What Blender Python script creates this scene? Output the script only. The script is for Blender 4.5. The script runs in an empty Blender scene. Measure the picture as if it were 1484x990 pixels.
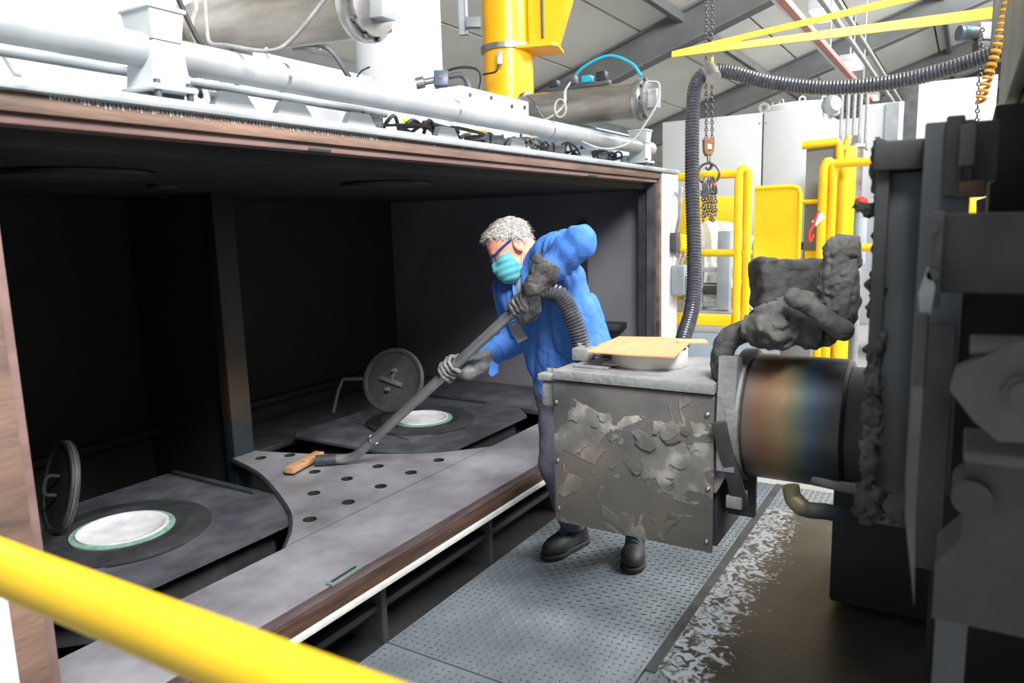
import bpy, bmesh, math, random
import numpy as np
from mathutils import Matrix, Vector

random.seed(7)
SC = bpy.context.scene
COL = SC.collection

# ------------------------------------------------------------------ camera
RIGHT = np.array((0.52156016, -0.85276274, -0.02776162))
UP = np.array((0.14868004, 0.05879842, 0.98713575))
FWD = np.array((0.84016025, 0.51897827, -0.15745571))
EYE = np.array((0.0, 0.0, 1.6))
FOC = 1068.0
cam_data = bpy.data.cameras.new('camera')
cam_data.sensor_width = 36.0
cam_data.lens = 36.0 * FOC / 1484.0
cam_data.clip_start = 0.05
cam_data.clip_end = 200
cam_data.dof.use_dof = True
cam_data.dof.focus_distance = 3.25
cam_data.dof.aperture_fstop = 3.2
cam = bpy.data.objects.new('camera', cam_data)
cam.matrix_world = Matrix(((RIGHT[0], UP[0], -FWD[0], EYE[0]),
                           (RIGHT[1], UP[1], -FWD[1], EYE[1]),
                           (RIGHT[2], UP[2], -FWD[2], EYE[2]),
                           (0, 0, 0, 1)))
COL.objects.link(cam)
SC.camera = cam

# ------------------------------------------------------------------ world, hall lights, exposure
w = bpy.data.worlds.new('hall_air')
SC.world = w
w.use_nodes = True
w.node_tree.nodes['Background'].inputs[0].default_value = (0.93, 0.97, 1.0, 1)
w.node_tree.nodes['Background'].inputs[1].default_value = 0.40
SC.view_settings.view_transform = 'Standard'
SC.view_settings.look = 'None'
SC.view_settings.gamma = 1.0
SC.view_settings.use_curve_mapping = False
SC.view_settings.exposure = 0.28
SC.cycles.use_denoising = True
SC.cycles.max_bounces = 6
SC.cycles.transparent_max_bounces = 12
SC.cycles.sample_clamp_indirect = 8.0


def area_light(name, loc, target, sx, sy, power, color=(1, 1, 1)):
    ld = bpy.data.lights.new(name, 'AREA')
    ld.shape = 'RECTANGLE'
    ld.size, ld.size_y, ld.energy, ld.color = sx, sy, power, color
    o = bpy.data.objects.new(name, ld)
    o.location = loc
    o.rotation_euler = (Vector(target) - Vector(loc)).to_track_quat('-Z', 'Y').to_euler()
    COL.objects.link(o)
    return o


# hall light above the aisle, plus two added lights for the machines further back
area_light('overhead_light', (0.2, -1.0, 4.3), (2.6, 1.7, 0.6), 1.8, 1.2, 400, (1.0, 0.985, 0.96))
area_light('overhead_light', (6.0, -2.6, 5.2), (6.5, 2.2, 1.0), 4.0, 1.5, 520, (1.0, 0.99, 0.97))  # added out of view to brighten the machines behind
area_light('overhead_light', (13.0, -2.6, 5.6), (13.0, 3.0, 1.0), 6.0, 1.5, 700, (1.0, 0.99, 0.97))  # added out of view to brighten the far hall and roof


# ------------------------------------------------------------------ helpers
def V(*a):
    return np.array(a, float)


def A(px, py, d):
    """point of the place at forward distance d metres along a sight line"""
    return EYE + d * (FWD + RIGHT * (px - 742) / FOC + UP * (495 - py) / FOC)


def AX(px, py, x):
    d = FWD + RIGHT * (px - 742) / FOC + UP * (495 - py) / FOC
    return EYE + d * ((x - EYE[0]) / d[0])


def AY(px, py, y):
    d = FWD + RIGHT * (px - 742) / FOC + UP * (495 - py) / FOC
    return EYE + d * ((y - EYE[1]) / d[1])


def AZ(px, py, z):
    d = FWD + RIGHT * (px - 742) / FOC + UP * (495 - py) / FOC
    return EYE + d * ((z - EYE[2]) / d[2])


def nrm(v):
    v = np.asarray(v, float)
    return v / np.linalg.norm(v)


def lin(c):
    return tuple(((x / 255.0) / 12.92 if x / 255.0 <= 0.04045 else ((x / 255.0 + 0.055) / 1.055) ** 2.4) for x in c) + (1.0,)


def perp(a):
    a = nrm(a)
    h = V(0, 0, 1) if abs(a[2]) < 0.9 else V(1, 0, 0)
    u = nrm(np.cross(h, a))
    return u, np.cross(a, u)


class MB:
    """collects shapes of one part"""

    def __init__(s):
        s.v, s.f = [], []

    def add(s, vs, fs):
        b = len(s.v)
        s.v.extend([tuple(map(float, p)) for p in vs])
        s.f.extend([tuple(i + b for i in f) for f in fs])
        return s

    def obox(s, c, ax, h, bev=0.0):
        c = np.asarray(c, float)
        ax = [nrm(a) for a in ax]
        if bev <= 0:
            vs = [c + ax[0] * h[0] * i + ax[1] * h[1] * j + ax[2] * h[2] * k for i in (-1, 1) for j in (-1, 1) for k in (-1, 1)]
            fs = [(0, 1, 3, 2), (4, 6, 7, 5), (0, 4, 5, 1), (2, 3, 7, 6), (0, 2, 6, 4), (1, 5, 7, 3)]
            return s.add(vs, fs)
        bm = bmesh.new()
        bmesh.ops.create_cube(bm, size=2)
        for q in bm.verts:
            q.co = Vector((q.co.x * h[0], q.co.y * h[1], q.co.z * h[2]))
        bmesh.ops.bevel(bm, geom=bm.edges[:], offset=min(bev, 0.95 * min(h)), segments=2, affect='EDGES', profile=0.5)
        bm.verts.index_update()
        vs = [c + ax[0] * q.co.x + ax[1] * q.co.y + ax[2] * q.co.z for q in bm.verts]
        fs = [tuple(q.index for q in f.verts) for f in bm.faces]
        bm.free()
        return s.add(vs, fs)

    def box(s, x0, x1, y0, y1, z0, z1, bev=0.0):
        return s.obox(((x0 + x1) / 2, (y0 + y1) / 2, (z0 + z1) / 2), ((1, 0, 0), (0, 1, 0), (0, 0, 1)),
                      (abs(x1 - x0) / 2, abs(y1 - y0) / 2, abs(z1 - z0) / 2), bev)

    def tube(s, path, r, n=12, caps=True, flat=1.0, up=None):
        P = [np.asarray(p, float) for p in path]
        m = len(P)
        R = [r] * m if not hasattr(r, '__len__') else list(r)
        T = [nrm(P[min(i + 1, m - 1)] - P[max(i - 1, 0)]) for i in range(m)]
        u, _ = perp(T[0])
        if up is not None:
            u = nrm(np.asarray(up, float) - T[0] * np.dot(up, T[0]))
        vs = []
        cs = [(math.cos(2 * math.pi * k / n), math.sin(2 * math.pi * k / n)) for k in range(n)]
        for i in range(m):
            u = nrm(u - T[i] * np.dot(u, T[i]))
            w2 = np.cross(T[i], u)
            for c, d in cs:
                vs.append(P[i] + (u * c + w2 * d * flat) * R[i])
        fs = []
        for i in range(m - 1):
            for k in range(n):
                k2 = (k + 1) % n
                fs.append((i * n + k, i * n + k2, (i + 1) * n + k2, (i + 1) * n + k))
        if caps:
            fs.append(tuple(range(n - 1, -1, -1)))
            fs.append(tuple((m - 1) * n + k for k in range(n)))
        return s.add(vs, fs)

    def cyl(s, p0, p1, r0, r1=None, n=24):
        return s.tube([p0, p1], [r0, r0 if r1 is None else r1], n)

    def lathe(s, prof, c, axis=(0, 0, 1), n=48, close=False):
        """prof: (radius, height) pairs"""
        a = nrm(axis)
        u, w2 = perp(a)
        c = np.asarray(c, float)
        vs, fs, m = [], [], len(prof)
        for rr, hh in prof:
            for k in range(n):
                t = 2 * math.pi * k / n
                vs.append(c + a * hh + (u * math.cos(t) + w2 * math.sin(t)) * max(rr, 1e-5))
        for i in range(m - 1 if not close else m):
            j = (i + 1) % m
            for k in range(n):
                k2 = (k + 1) % n
                fs.append((i * n + k, i * n + k2, j * n + k2, j * n + k))
        return s.add(vs, fs)

    def prism(s, poly, o, u, v, h):
        """2-D outline poly in frame (o,u,v) extruded by vector h"""
        o, u, v, h = [np.asarray(q, float) for q in (o, u, v, h)]
        n = len(poly)
        vs = [o + u * a + v * b for a, b in poly] + [o + u * a + v * b + h for a, b in poly]
        fs = [tuple(range(n))[::-1], tuple(range(n, 2 * n))] + [(k, (k + 1) % n, n + (k + 1) % n, n + k) for k in range(n)]
        return s.add(vs, fs)

    def mesh(s, name):
        me = bpy.data.meshes.new(name)
        me.from_pydata(s.v, [], s.f)
        bm = bmesh.new()
        bm.from_mesh(me)
        bmesh.ops.recalc_face_normals(bm, faces=bm.faces[:])
        bm.to_mesh(me)
        bm.free()
        return me


OFF = {}


def O(name, shape, mat, parent=None, angle=38):
    me = shape.mesh(name) if isinstance(shape, MB) else shape
    if mat is not None:
        me.materials.clear()
        me.materials.append(mat)
    if angle and len(me.polygons):
        me.shade_smooth()
        if angle < 170:
            me.set_sharp_from_angle(angle=math.radians(angle))
    o = bpy.data.objects.new(name, me)
    COL.objects.link(o)
    if parent is not None:
        o.parent = parent
        o.location = Vector((0, 0, 0)) - OFF.get(parent.name, Vector((0, 0, 0)))
    return o


def tag(o, label=None, cat=None, group=None, kind=None):
    for k, q in (('label', label), ('category', cat), ('group', group), ('kind', kind)):
        if q:
            o[k] = q
    return o


def T(name, label, cat, loc=(0, 0, 0), group=None):
    o = bpy.data.objects.new(name, None)
    o.empty_display_size = 0.1
    o.location = Vector([float(q) for q in loc])
    COL.objects.link(o)
    OFF[o.name] = o.location.copy()
    return tag(o, label, cat, group)


def spline(pts, n=12):
    P = [np.asarray(p, float) for p in pts]
    P = [2 * P[0] - P[1]] + P + [2 * P[-1] - P[-2]]
    out = []
    for i in range(1, len(P) - 2):
        for k in range(n):
            t = k / n
            a, b, c, d = P[i - 1], P[i], P[i + 1], P[i + 2]
            out.append(0.5 * ((2 * b) + (c - a) * t + (2 * a - 5 * b + 4 * c - d) * t * t + (3 * b - a - 3 * c + d) * t ** 3))
    out.append(P[-2])
    return out


def resample(pts, step):
    P = np.array(pts)
    L = np.concatenate(([0], np.cumsum(np.linalg.norm(np.diff(P, axis=0), axis=1))))
    n = max(2, int(L[-1] / step))
    s = np.linspace(0, L[-1], n)
    return [np.array([np.interp(q, L, P[:, k]) for k in range(3)]) for q in s]


# ---- signed-distance modelling (smooth organic shapes), meshed with surface nets
_rng = np.random.RandomState(11)
_NT = _rng.rand(32, 32, 32)


def vnoise(P, scale):
    q = P * scale + 100.0
    i = np.floor(q).astype(int)
    f = q - i
    f = f * f * (3 - 2 * f)
    i0, i1 = i % 32, (i + 1) % 32
    x0, y0, z0, x1, y1, z1 = i0[..., 0], i0[..., 1], i0[..., 2], i1[..., 0], i1[..., 1], i1[..., 2]
    fx, fy, fz = f[..., 0], f[..., 1], f[..., 2]
    c00 = _NT[x0, y0, z0] * (1 - fx) + _NT[x1, y0, z0] * fx
    c10 = _NT[x0, y1, z0] * (1 - fx) + _NT[x1, y1, z0] * fx
    c01 = _NT[x0, y0, z1] * (1 - fx) + _NT[x1, y0, z1] * fx
    c11 = _NT[x0, y1, z1] * (1 - fx) + _NT[x1, y1, z1] * fx
    return ((c00 * (1 - fy) + c10 * fy) * (1 - fz) + (c01 * (1 - fy) + c11 * fy) * fz) * 2 - 1


def rcone(P, a, b, ra, rb):
    a, b = np.asarray(a, float), np.asarray(b, float)
    ab = b - a
    t = np.clip(((P - a) @ ab) / max(ab @ ab, 1e-9), 0, 1)
    return np.linalg.norm(P - a - t[..., None] * ab, axis=-1) - (ra + (rb - ra) * t)


def ellip(P, c, ax, r):
    q = P - np.asarray(c, float)
    e = np.stack([(q @ np.asarray(ax[k], float)) / r[k] for k in range(3)], -1)
    k0 = np.linalg.norm(e, axis=-1)
    k1 = np.linalg.norm(e / np.asarray(r), axis=-1)
    return k0 * (k0 - 1.0) / np.maximum(k1, 1e-9)


def smin(a, b, k):
    h = np.clip(0.5 + 0.5 * (b - a) / k, 0, 1)
    return b * (1 - h) + a * h - k * h * (1 - h)


def smax(a, b, k):
    return -smin(-a, -b, k)


def sdf_mesh(name, fn, lo, hi, res):
    lo, hi = np.asarray(lo, float), np.asarray(hi, float)
    n = np.maximum(4, np.ceil((hi - lo) / res).astype(int) + 1)
    g = [lo[k] + res * np.arange(n[k]) for k in range(3)]
    # coarse pass on blocks of cells, fine pass only near the surface
    B = 6
    nb = -(-n // B)
    cg = [lo[k] + res * (np.arange(nb[k]) * B + (B - 1) / 2) for k in range(3)]
    X, Y, Z = np.meshgrid(*cg, indexing='ij')
    DC_ = fn(np.stack([X, Y, Z], -1))
    D = np.repeat(np.repeat(np.repeat(DC_, B, 0), B, 1), B, 2)[:n[0], :n[1], :n[2]].copy()
    near = np.argwhere(np.abs(DC_) < res * B * 1.35 + 0.014)
    off = np.stack(np.meshgrid(np.arange(B), np.arange(B), np.arange(B), indexing='ij'), -1).reshape(-1, 3)
    for s in range(0, len(near), 1200):
        I = (near[s:s + 1200, None, :] * B + off[None]).reshape(-1, 3)
        I = I[(I < n).all(1)]
        D[I[:, 0], I[:, 1], I[:, 2]] = fn(lo + res * I)
    S = D < 0
    c = [S[i:n[0] - 1 + i, j:n[1] - 1 + j, k:n[2] - 1 + k] for i in (0, 1) for j in (0, 1) for k in (0, 1)]
    cnt = sum(q.astype(int) for q in c)
    act = (cnt > 0) & (cnt < 8)
    idx = -np.ones(act.shape, int)
    cells = np.argwhere(act)
    idx[act] = np.arange(len(cells))
    acc = np.zeros((len(cells), 3))
    num = np.zeros(len(cells))
    cor = [(i, j, k) for i in (0, 1) for j in (0, 1) for k in (0, 1)]
    for a in range(8):
        for b in range(a + 1, 8):
            if sum(abs(cor[a][k] - cor[b][k]) for k in range(3)) != 1:
                continue
            da = D[tuple((cells + cor[a]).T)]
            db = D[tuple((cells + cor[b]).T)]
            m = (da < 0) != (db < 0)
            t = np.where(m, da / np.where(m, da - db, 1), 0)
            p = np.asarray(cor[a]) + t[:, None] * (np.asarray(cor[b]) - np.asarray(cor[a]))
            acc += p * m[:, None]
            num += m
    vs = lo + res * (cells + acc / num[:, None])
    faces = []
    for ax in range(3):
        b, d = (ax + 1) % 3, (ax + 2) % 3
        sl0 = [slice(1, -1)] * 3
        sl0[ax] = slice(0, -1)
        sl1 = list(sl0)
        sl1[ax] = slice(1, None)
        A0, A1 = S[tuple(sl0)], S[tuple(sl1)]
        e = np.argwhere(A0 != A1)
        if not len(e):
            continue
        flip = A0[A0 != A1]
        base = e.copy()
        base[:, b] += 1
        base[:, d] += 1
        eb, ed = np.zeros(3, int), np.zeros(3, int)
        eb[b], ed[d] = 1, 1
        q = np.stack([idx[tuple((base - eb - ed).T)], idx[tuple((base - ed).T)], idx[tuple(base.T)], idx[tuple((base - eb).T)]], 1)
        q = np.where(flip[:, None], q, q[:, ::-1])
        faces.append(q)
    F = np.concatenate(faces)
    F = F[(F >= 0).all(1)]
    me = bpy.data.meshes.new(name)
    me.from_pydata([tuple(p) for p in vs], [], [tuple(int(i) for i in f) for f in F])
    return me


# ------------------------------------------------------------------ materials
def pm(name, c1, c2=None, scale=6.0, rough=0.6, metal=0.0, bump=0.0, bscale=60.0, detail=5.0,
       stretch=(1, 1, 1), c3=None, pos=(0.35, 0.65), spec=0.5, rvar=0.0):
    m = bpy.data.materials.new(name)
    m.use_nodes = True
    nt = m.node_tree
    b = nt.nodes['Principled BSDF']
    b.inputs['Roughness'].default_value = rough
    b.inputs['Metallic'].default_value = metal
    b.inputs['Specular IOR Level'].default_value = spec
    b.inputs['Base Color'].default_value = lin(c1)
    tc = nt.nodes.new('ShaderNodeTexCoord')
    mp = nt.nodes.new('ShaderNodeMapping')
    mp.inputs['Scale'].default_value = stretch
    nt.links.new(tc.outputs['Object'], mp.inputs[0])
    if c2 is not None:
        n = nt.nodes.new('ShaderNodeTexNoise')
        n.inputs['Scale'].default_value = scale
        n.inputs['Detail'].default_value = detail
        n.inputs['Roughness'].default_value = 0.6
        nt.links.new(mp.outputs[0], n.inputs['Vector'])
        r = nt.nodes.new('ShaderNodeValToRGB')
        e = r.color_ramp.elements
        e[0].position, e[0].color = pos[0], lin(c1)
        e[1].position, e[1].color = pos[1], lin(c2)
        if c3 is not None:
            q = e.new(min(0.98, pos[1] + 0.12))
            q.color = lin(c3)
        nt.links.new(n.outputs[0], r.inputs[0])
        nt.links.new(r.outputs[0], b.inputs['Base Color'])
        if rvar:
            mr = nt.nodes.new('ShaderNodeMapRange')
            mr.inputs[1].default_value, mr.inputs[2].default_value = 0.3, 0.7
            mr.inputs[3].default_value, mr.inputs[4].default_value = rough - rvar, rough + rvar
            nt.links.new(n.outputs[0], mr.inputs[0])
            nt.links.new(mr.outputs[0], b.inputs['Roughness'])
    if bump:
        n2 = nt.nodes.new('ShaderNodeTexNoise')
        n2.inputs['Scale'].default_value = bscale
        n2.inputs['Detail'].default_value = 6
        nt.links.new(mp.outputs[0], n2.inputs['Vector'])
        bp = nt.nodes.new('ShaderNodeBump')
        bp.inputs['Strength'].default_value = bump
        bp.inputs['Distance'].default_value = 0.01
        nt.links.new(n2.outputs[0], bp.inputs['Height'])
        nt.links.new(bp.outputs[0], b.inputs['Normal'])
    return m


def glow(name, col, strength):
    m = pm(name, col)
    b = m.node_tree.nodes['Principled BSDF']
    b.inputs['Emission Color'].default_value = lin(col)
    b.inputs['Emission Strength'].default_value = strength
    return m


M = {}
M['soot'] = pm('soot_black', (20, 22, 24), (38, 38, 39), 3.5, 0.72, bump=0.15, bscale=25)
M['soot_wall'] = pm('soot_wall', (20, 23, 26), (34, 34, 35), 1.6, 0.75, c3=(48, 43, 40))
M['side_wall'] = pm('lit_side_wall', (98, 99, 105), (116, 116, 122), 1.6, 0.7, c3=(126, 126, 132))  # wall colour lightened to stand for the light falling on this side
M['graphite'] = pm('graphite_plate', (60, 62, 67), (86, 88, 94), 5, 0.5, bump=0.12, bscale=40, rvar=0.1)
M['graphite_dark'] = pm('graphite_dark', (38, 39, 42), (58, 59, 62), 7, 0.55, bump=0.2, bscale=40)
M['shelf'] = pm('dusty_steel_shelf', (104, 103, 108), (140, 139, 145), 3.2, 0.42, bump=0.06, bscale=60, c3=(160, 158, 164), detail=8, rvar=0.1, pos=(.3, .62))
M['rust'] = pm('rusty_frame', (70, 56, 50), (126, 100, 86), 2.6, 0.62, stretch=(0.6, 3, 3), c3=(150, 112, 82), bump=0.2, bscale=30, detail=9)
M['rust_red'] = pm('reddish_scale', (98, 74, 70), (124, 100, 96), 4, 0.6, stretch=(0.6, 3, 3), c3=(134, 92, 90))
M['rust_dark'] = pm('dark_rust_lip', (44, 32, 28), (92, 64, 46), 5, 0.55, stretch=(0.5, 3, 6), c3=(62, 44, 44), bump=0.15)
M['chip_white'] = pm('chipped_white_paint', (196, 196, 190), (214, 214, 208), 30, 0.55, c3=(70, 66, 62), pos=(0.3, 0.68))
M['white'] = pm('white_enamel', (214, 217, 220), (204, 207, 211), 3, 0.45)
M['white_cool'] = pm('pale_grey_enamel', (184, 189, 193), (193, 198, 201), 2, 0.5)
M['flange'] = pm('pale_grey_flange', (138, 144, 148), (160, 166, 170), 5, 0.5, c3=(120, 124, 127))
M['galv'] = pm('galvanised_pipe', (150, 154, 158), (168, 172, 176), 5, 0.38, metal=0.2, c3=(136, 140, 144))
M['steel'] = pm('brushed_steel', (150, 148, 146), (172, 170, 168), 4, 0.32, metal=0.9, stretch=(1, 6, 6))
M['steel_cyl'] = pm('stained_steel', (122, 116, 106), (158, 153, 145), 4, 0.42, metal=0.7, stretch=(3, 0.6, 3), c3=(138, 132, 122))
M['wand'] = pm('wand_tube', (148, 150, 152), (168, 170, 172), 9, 0.2, metal=0.6)
M['dark_metal'] = pm('dark_metal', (62, 64, 68), (84, 86, 90), 10, 0.5, metal=0.3)
M['black_rubber'] = pm('black_rubber', (26, 26, 28), (40, 40, 42), 15, 0.45)
M['hose'] = pm('ribbed_hose', (70, 71, 77), (92, 93, 100), 30, 0.28, metal=0.4)
M['grey_cable'] = pm('grey_cable', (140, 140, 138), (160, 160, 158), 20, 0.5)
M['teal_cable'] = pm('teal_cable', (30, 150, 175), None, rough=0.4)
M['yellow'] = pm('yellow_paint', (240, 200, 10), (246, 210, 24), 5, 0.38)
M['yellow_rail'] = pm('pale_yellow_paint', (192, 158, 22), (200, 166, 30), 5, 0.5)
M['machine_pale'] = pm('pale_grey_green_beam', (126, 134, 130), (146, 153, 149), 3, 0.6)
M['yellow_crane'] = pm('orange_yellow_paint', (248, 178, 8), (252, 188, 18), 4, 0.3)
M['yellow_worn'] = pm('worn_yellow_paint', (236, 192, 14), (228, 180, 24), 12, 0.45, c3=(120, 96, 30), pos=(0.4, 0.72), bump=0.05)
M['roof'] = pm('roof_lining', (216, 216, 210), (228, 228, 222), 0.7, 0.85, c3=(204, 202, 197), detail=6)
M['rafter'] = pm('rafter_paint', (98, 102, 102), (114, 118, 118), 2, 0.7)
M['concrete'] = pm('concrete', (150, 150, 148), (170, 170, 168), 3, 0.8)
M['tread'] = pm('tread_plate', (118, 128, 136), (146, 156, 164), 2.4, 0.42, metal=0.35, bump=0.05, bscale=80, c3=(156, 166, 174), detail=7, rvar=0.08)
M['tread_lug'] = pm('tread_lug', (74, 80, 86), (104, 111, 118), 3, 0.45, metal=0.35)  # coloured darker than the plate to stand for shade on the lugs
M['blue_cloth'] = pm('blue_work_cloth', (62, 110, 190), (84, 134, 210), 8, 0.85, bump=0.25, bscale=120, spec=0.2)
M['grey_cloth'] = pm('grey_trouser_cloth', (92, 90, 104), (112, 110, 124), 12, 0.9, bump=0.15, bscale=150, spec=0.15)
M['leather'] = pm('grey_leather', (108, 108, 108), (150, 150, 150), 16, 0.55, bump=0.25, bscale=120, c3=(78, 78, 78))
M['leather_dark'] = pm('dark_leather', (52, 52, 54), (98, 98, 98), 14, 0.5, bump=0.25, bscale=120, c3=(76, 76, 76))
M['skin'] = pm('skin', (198, 136, 112), (212, 154, 130), 22, 0.5, c3=(188, 114, 96), bump=0.06, bscale=200)
M['hair'] = pm('grey_hair', (112, 106, 104), (186, 182, 178), 60, 0.6, bump=0.6, bscale=140, stretch=(1, 1, 2))
M['mask'] = pm('teal_mask', (84, 166, 176), (104, 184, 192), 20, 0.8, spec=0.2)
M['mask_white'] = pm('white_elastic', (236, 236, 234))
M['blue_plastic'] = pm('blue_plastic', (34, 52, 150), None, rough=0.3)
M['shirt_white'] = pm('white_shirt', (220, 226, 234), (204, 212, 224), 30, 0.9)
M['shoe'] = pm('black_shoe_leather', (40, 40, 42), (58, 57, 58), 18, 0.6, bump=0.15)
M['shoe_sole'] = pm('shoe_sole', (32, 32, 33), (50, 50, 50), 25, 0.7)
M['lace'] = pm('teal_lace', (40, 92, 98), (58, 112, 116), 80, 0.8)
M['shoe_grey'] = pm('grey_shoe_fabric', (66, 78, 84), (84, 96, 100), 60, 0.8)
M['card'] = pm('cardboard', (192, 140, 98), (200, 150, 108), 6, 0.8, stretch=(1, 8, 1))
M['tub_white'] = pm('white_tub', (226, 226, 220), (214, 214, 208), 10, 0.5)
M['bowl_white'] = pm('white_lining', (224, 224, 228), (200, 200, 206), 12, 0.6)
M['verdigris'] = pm('green_oxide', (98, 138, 124), (134, 166, 152), 40, 0.8, c3=(66, 92, 86))
M['dull_oxide'] = pm('dull_oxide', (92, 106, 106), (112, 124, 122), 30, 0.7, c3=(84, 84, 88))
M['wood_brush'] = pm('wood_nozzle', (178, 134, 96), (192, 150, 112), 14, 0.6, stretch=(1, 1, 6), c3=(96, 78, 66), pos=(0.42, 0.62))
M['dust_grey'] = pm('dust_coated_steel', (112, 113, 115), (138, 139, 141), 9, 0.75, bump=0.35, bscale=55, c3=(96, 96, 98))
M['machine_dark'] = pm('sooty_machine', (48, 49, 50), (68, 69, 70), 5, 0.65, bump=0.2, bscale=30)
M['machine_blue'] = pm('sooty_blue_machine', (68, 73, 79), (84, 89, 94), 3, 0.55, bump=0.08)
M['machine_grey'] = pm('sooty_grey_machine', (70, 71, 70), (92, 93, 92), 5, 0.65, bump=0.1)
M['caked'] = pm('caked_soot', (44, 44, 45), (70, 70, 70), 9, 0.85, bump=0.6, bscale=55, c3=(88, 88, 86))
M['caked_light'] = pm('caked_soot_light', (66, 66, 66), (104, 104, 102), 8, 0.85, bump=0.5, bscale=45, c3=(84, 82, 80))
M['blue_box'] = pm('pale_blue_box', (176, 196, 216), (188, 206, 224), 3, 0.4)
M['navy_box'] = pm('navy_box', (72, 84, 104), None, rough=0.4)
M['hook_brown'] = pm('worn_orange_hook', (150, 98, 48), (104, 70, 42), 40, 0.6)
M['chain'] = pm('chain_steel', (70, 66, 66), (100, 96, 94), 60, 0.45, metal=0.7)
M['red'] = pm('red_plastic', (190, 40, 40), None, rough=0.4)
M['grey_panel'] = pm('mid_grey_panel', (120, 124, 128), (128, 132, 136), 2, 0.5)
M['steel_blue'] = pm('blue_grey_steel', (150, 160, 172), (166, 176, 186), 6, 0.5)
M['conduit_red'] = pm('red_trunking', (176, 110, 104), (190, 130, 122), 3, 0.5)
M['lamp_white'] = glow('lamp_diffuser', (255, 255, 250), 3.0)
M['signal'] = glow('signal_lamp', (255, 150, 40), 4.0)
M['orange_coil'] = pm('orange_coil_cable', (204, 150, 40), (190, 130, 34), 20, 0.5)
M['red_line'] = pm('worn_dark_edge', (70, 58, 60), (96, 84, 86), 8, 0.5, stretch=(.5, 3, 3), c3=(120, 60, 58), pos=(.4, .68))

# clear film and lens
def film(name, col, mixw, rough=0.25):
    m = bpy.data.materials.new(name)
    m.use_nodes = True
    nt = m.node_tree
    b = nt.nodes['Principled BSDF']
    b.inputs['Base Color'].default_value = lin(col)
    b.inputs['Roughness'].default_value = rough
    tr = nt.nodes.new('ShaderNodeBsdfTransparent')
    mx = nt.nodes.new('ShaderNodeMixShader')
    nz = nt.nodes.new('ShaderNodeTexNoise')
    nz.inputs['Scale'].default_value = 9
    rp = nt.nodes.new('ShaderNodeMapRange')
    rp.inputs[1].default_value, rp.inputs[2].default_value = 0.3, 0.7
    rp.inputs[3].default_value, rp.inputs[4].default_value = max(0, mixw - 0.2), min(1, mixw + 0.2)
    tc = nt.nodes.new('ShaderNodeTexCoord')
    nt.links.new(tc.outputs['Object'], nz.inputs['Vector'])
    nt.links.new(nz.outputs[0], rp.inputs[0])
    nt.links.new(rp.outputs[0], mx.inputs[0])
    nt.links.new(tr.outputs[0], mx.inputs[1])
    nt.links.new(b.outputs[0], mx.inputs[2])
    nt.links.new(mx.outputs[0], nt.nodes['Material Output'].inputs[0])
    return m


M['film'] = film('plastic_film', (238, 242, 244), 0.62)
M['lens'] = film('clear_lens', (150, 160, 170), 0.22, 0.05)


def ramp_axis(name, axis, lo, hi, stops, noise=0.08, rough=0.42, metal=0.5):
    """steel: colour bands along one object axis"""
    m = pm(name, (100, 100, 100), rough=rough, metal=metal, bump=0.08, bscale=30)
    nt = m.node_tree
    b = nt.nodes['Principled BSDF']
    tc = nt.nodes.new('ShaderNodeTexCoord')
    sp = nt.nodes.new('ShaderNodeSeparateXYZ')
    nz = nt.nodes.new('ShaderNodeTexNoise')
    nz.inputs['Scale'].default_value = 7
    nt.links.new(tc.outputs['Object'], sp.inputs[0])
    nt.links.new(tc.outputs['Object'], nz.inputs['Vector'])
    mr = nt.nodes.new('ShaderNodeMapRange')
    mr.inputs[1].default_value, mr.inputs[2].default_value = lo, hi
    nt.links.new(sp.outputs[axis], mr.inputs[0])
    ad = nt.nodes.new('ShaderNodeMath')
    ad.operation = 'MULTIPLY_ADD'
    ad.inputs[1].default_value = noise * 4
    nt.links.new(nz.outputs[0], ad.inputs[0])
    sb = nt.nodes.new('ShaderNodeMath')
    sb.operation = 'SUBTRACT'
    sb.inputs[1].default_value = noise * 2
    nt.links.new(mr.outputs[0], sb.inputs[0])
    nt.links.new(sb.outputs[0], ad.inputs[2])
    r = nt.nodes.new('ShaderNodeValToRGB')
    e = r.color_ramp.elements
    e[0].position, e[0].color = stops[0][0], lin(stops[0][1])
    e[1].position, e[1].color = stops[-1][0], lin(stops[-1][1])
    for p, c in stops[1:-1]:
        q = e.new(p)
        q.color = lin(c)
    nt.links.new(ad.outputs[0], r.inputs[0])
    nt.links.new(r.outputs[0], b.inputs['Base Color'])
    return m

# ------------------------------------------------------------------ hall: floor, roof, walls
fl = O('floor', MB().box(-3, 30, -6, 10, -0.22, -0.02), M['concrete'])
tag(fl, 'grey concrete hall floor under the machines', 'floor', kind='structure')
plates = [(0.2, 1.985, 0.905, 1.84), (1.995, 4.45, 0.905, 1.84), (0.2, 4.45, 0.30, 0.895)]
for x0, x1, y0, y1 in plates:
    O('floor_plate', MB().box(x0, x1, y0, y1, -0.018, 0.0), M['tread'], fl)
lug = MB()
stp = 0.031
for x0, x1, y0, y1 in plates:
    nx, ny = int((x1 - x0) / stp), int((y1 - y0) / stp)
    for i in range(nx):
        for j in range(ny):
            cx_, cy_ = x0 + (i + 0.5) * stp, y0 + (j + 0.5) * stp
            t = math.radians(12) + (math.pi / 2 if (i + j) % 2 else 0)
            a = V(math.cos(t), math.sin(t), 0)
            b = V(-math.sin(t), math.cos(t), 0)
            c = V(cx_, cy_, 0.0002)
            L_, W_ = 0.0145, 0.0042
            vs = [c + a * L_, c + b * W_, c - a * L_, c - b * W_, c + a * L_ * 0.45 + V(0, 0, .0028), c - a * L_ * 0.45 + V(0, 0, .0028)]
            lug.add(vs, [(0, 1, 4), (1, 2, 5, 4), (2, 3, 5), (3, 0, 4, 5)])
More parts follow.
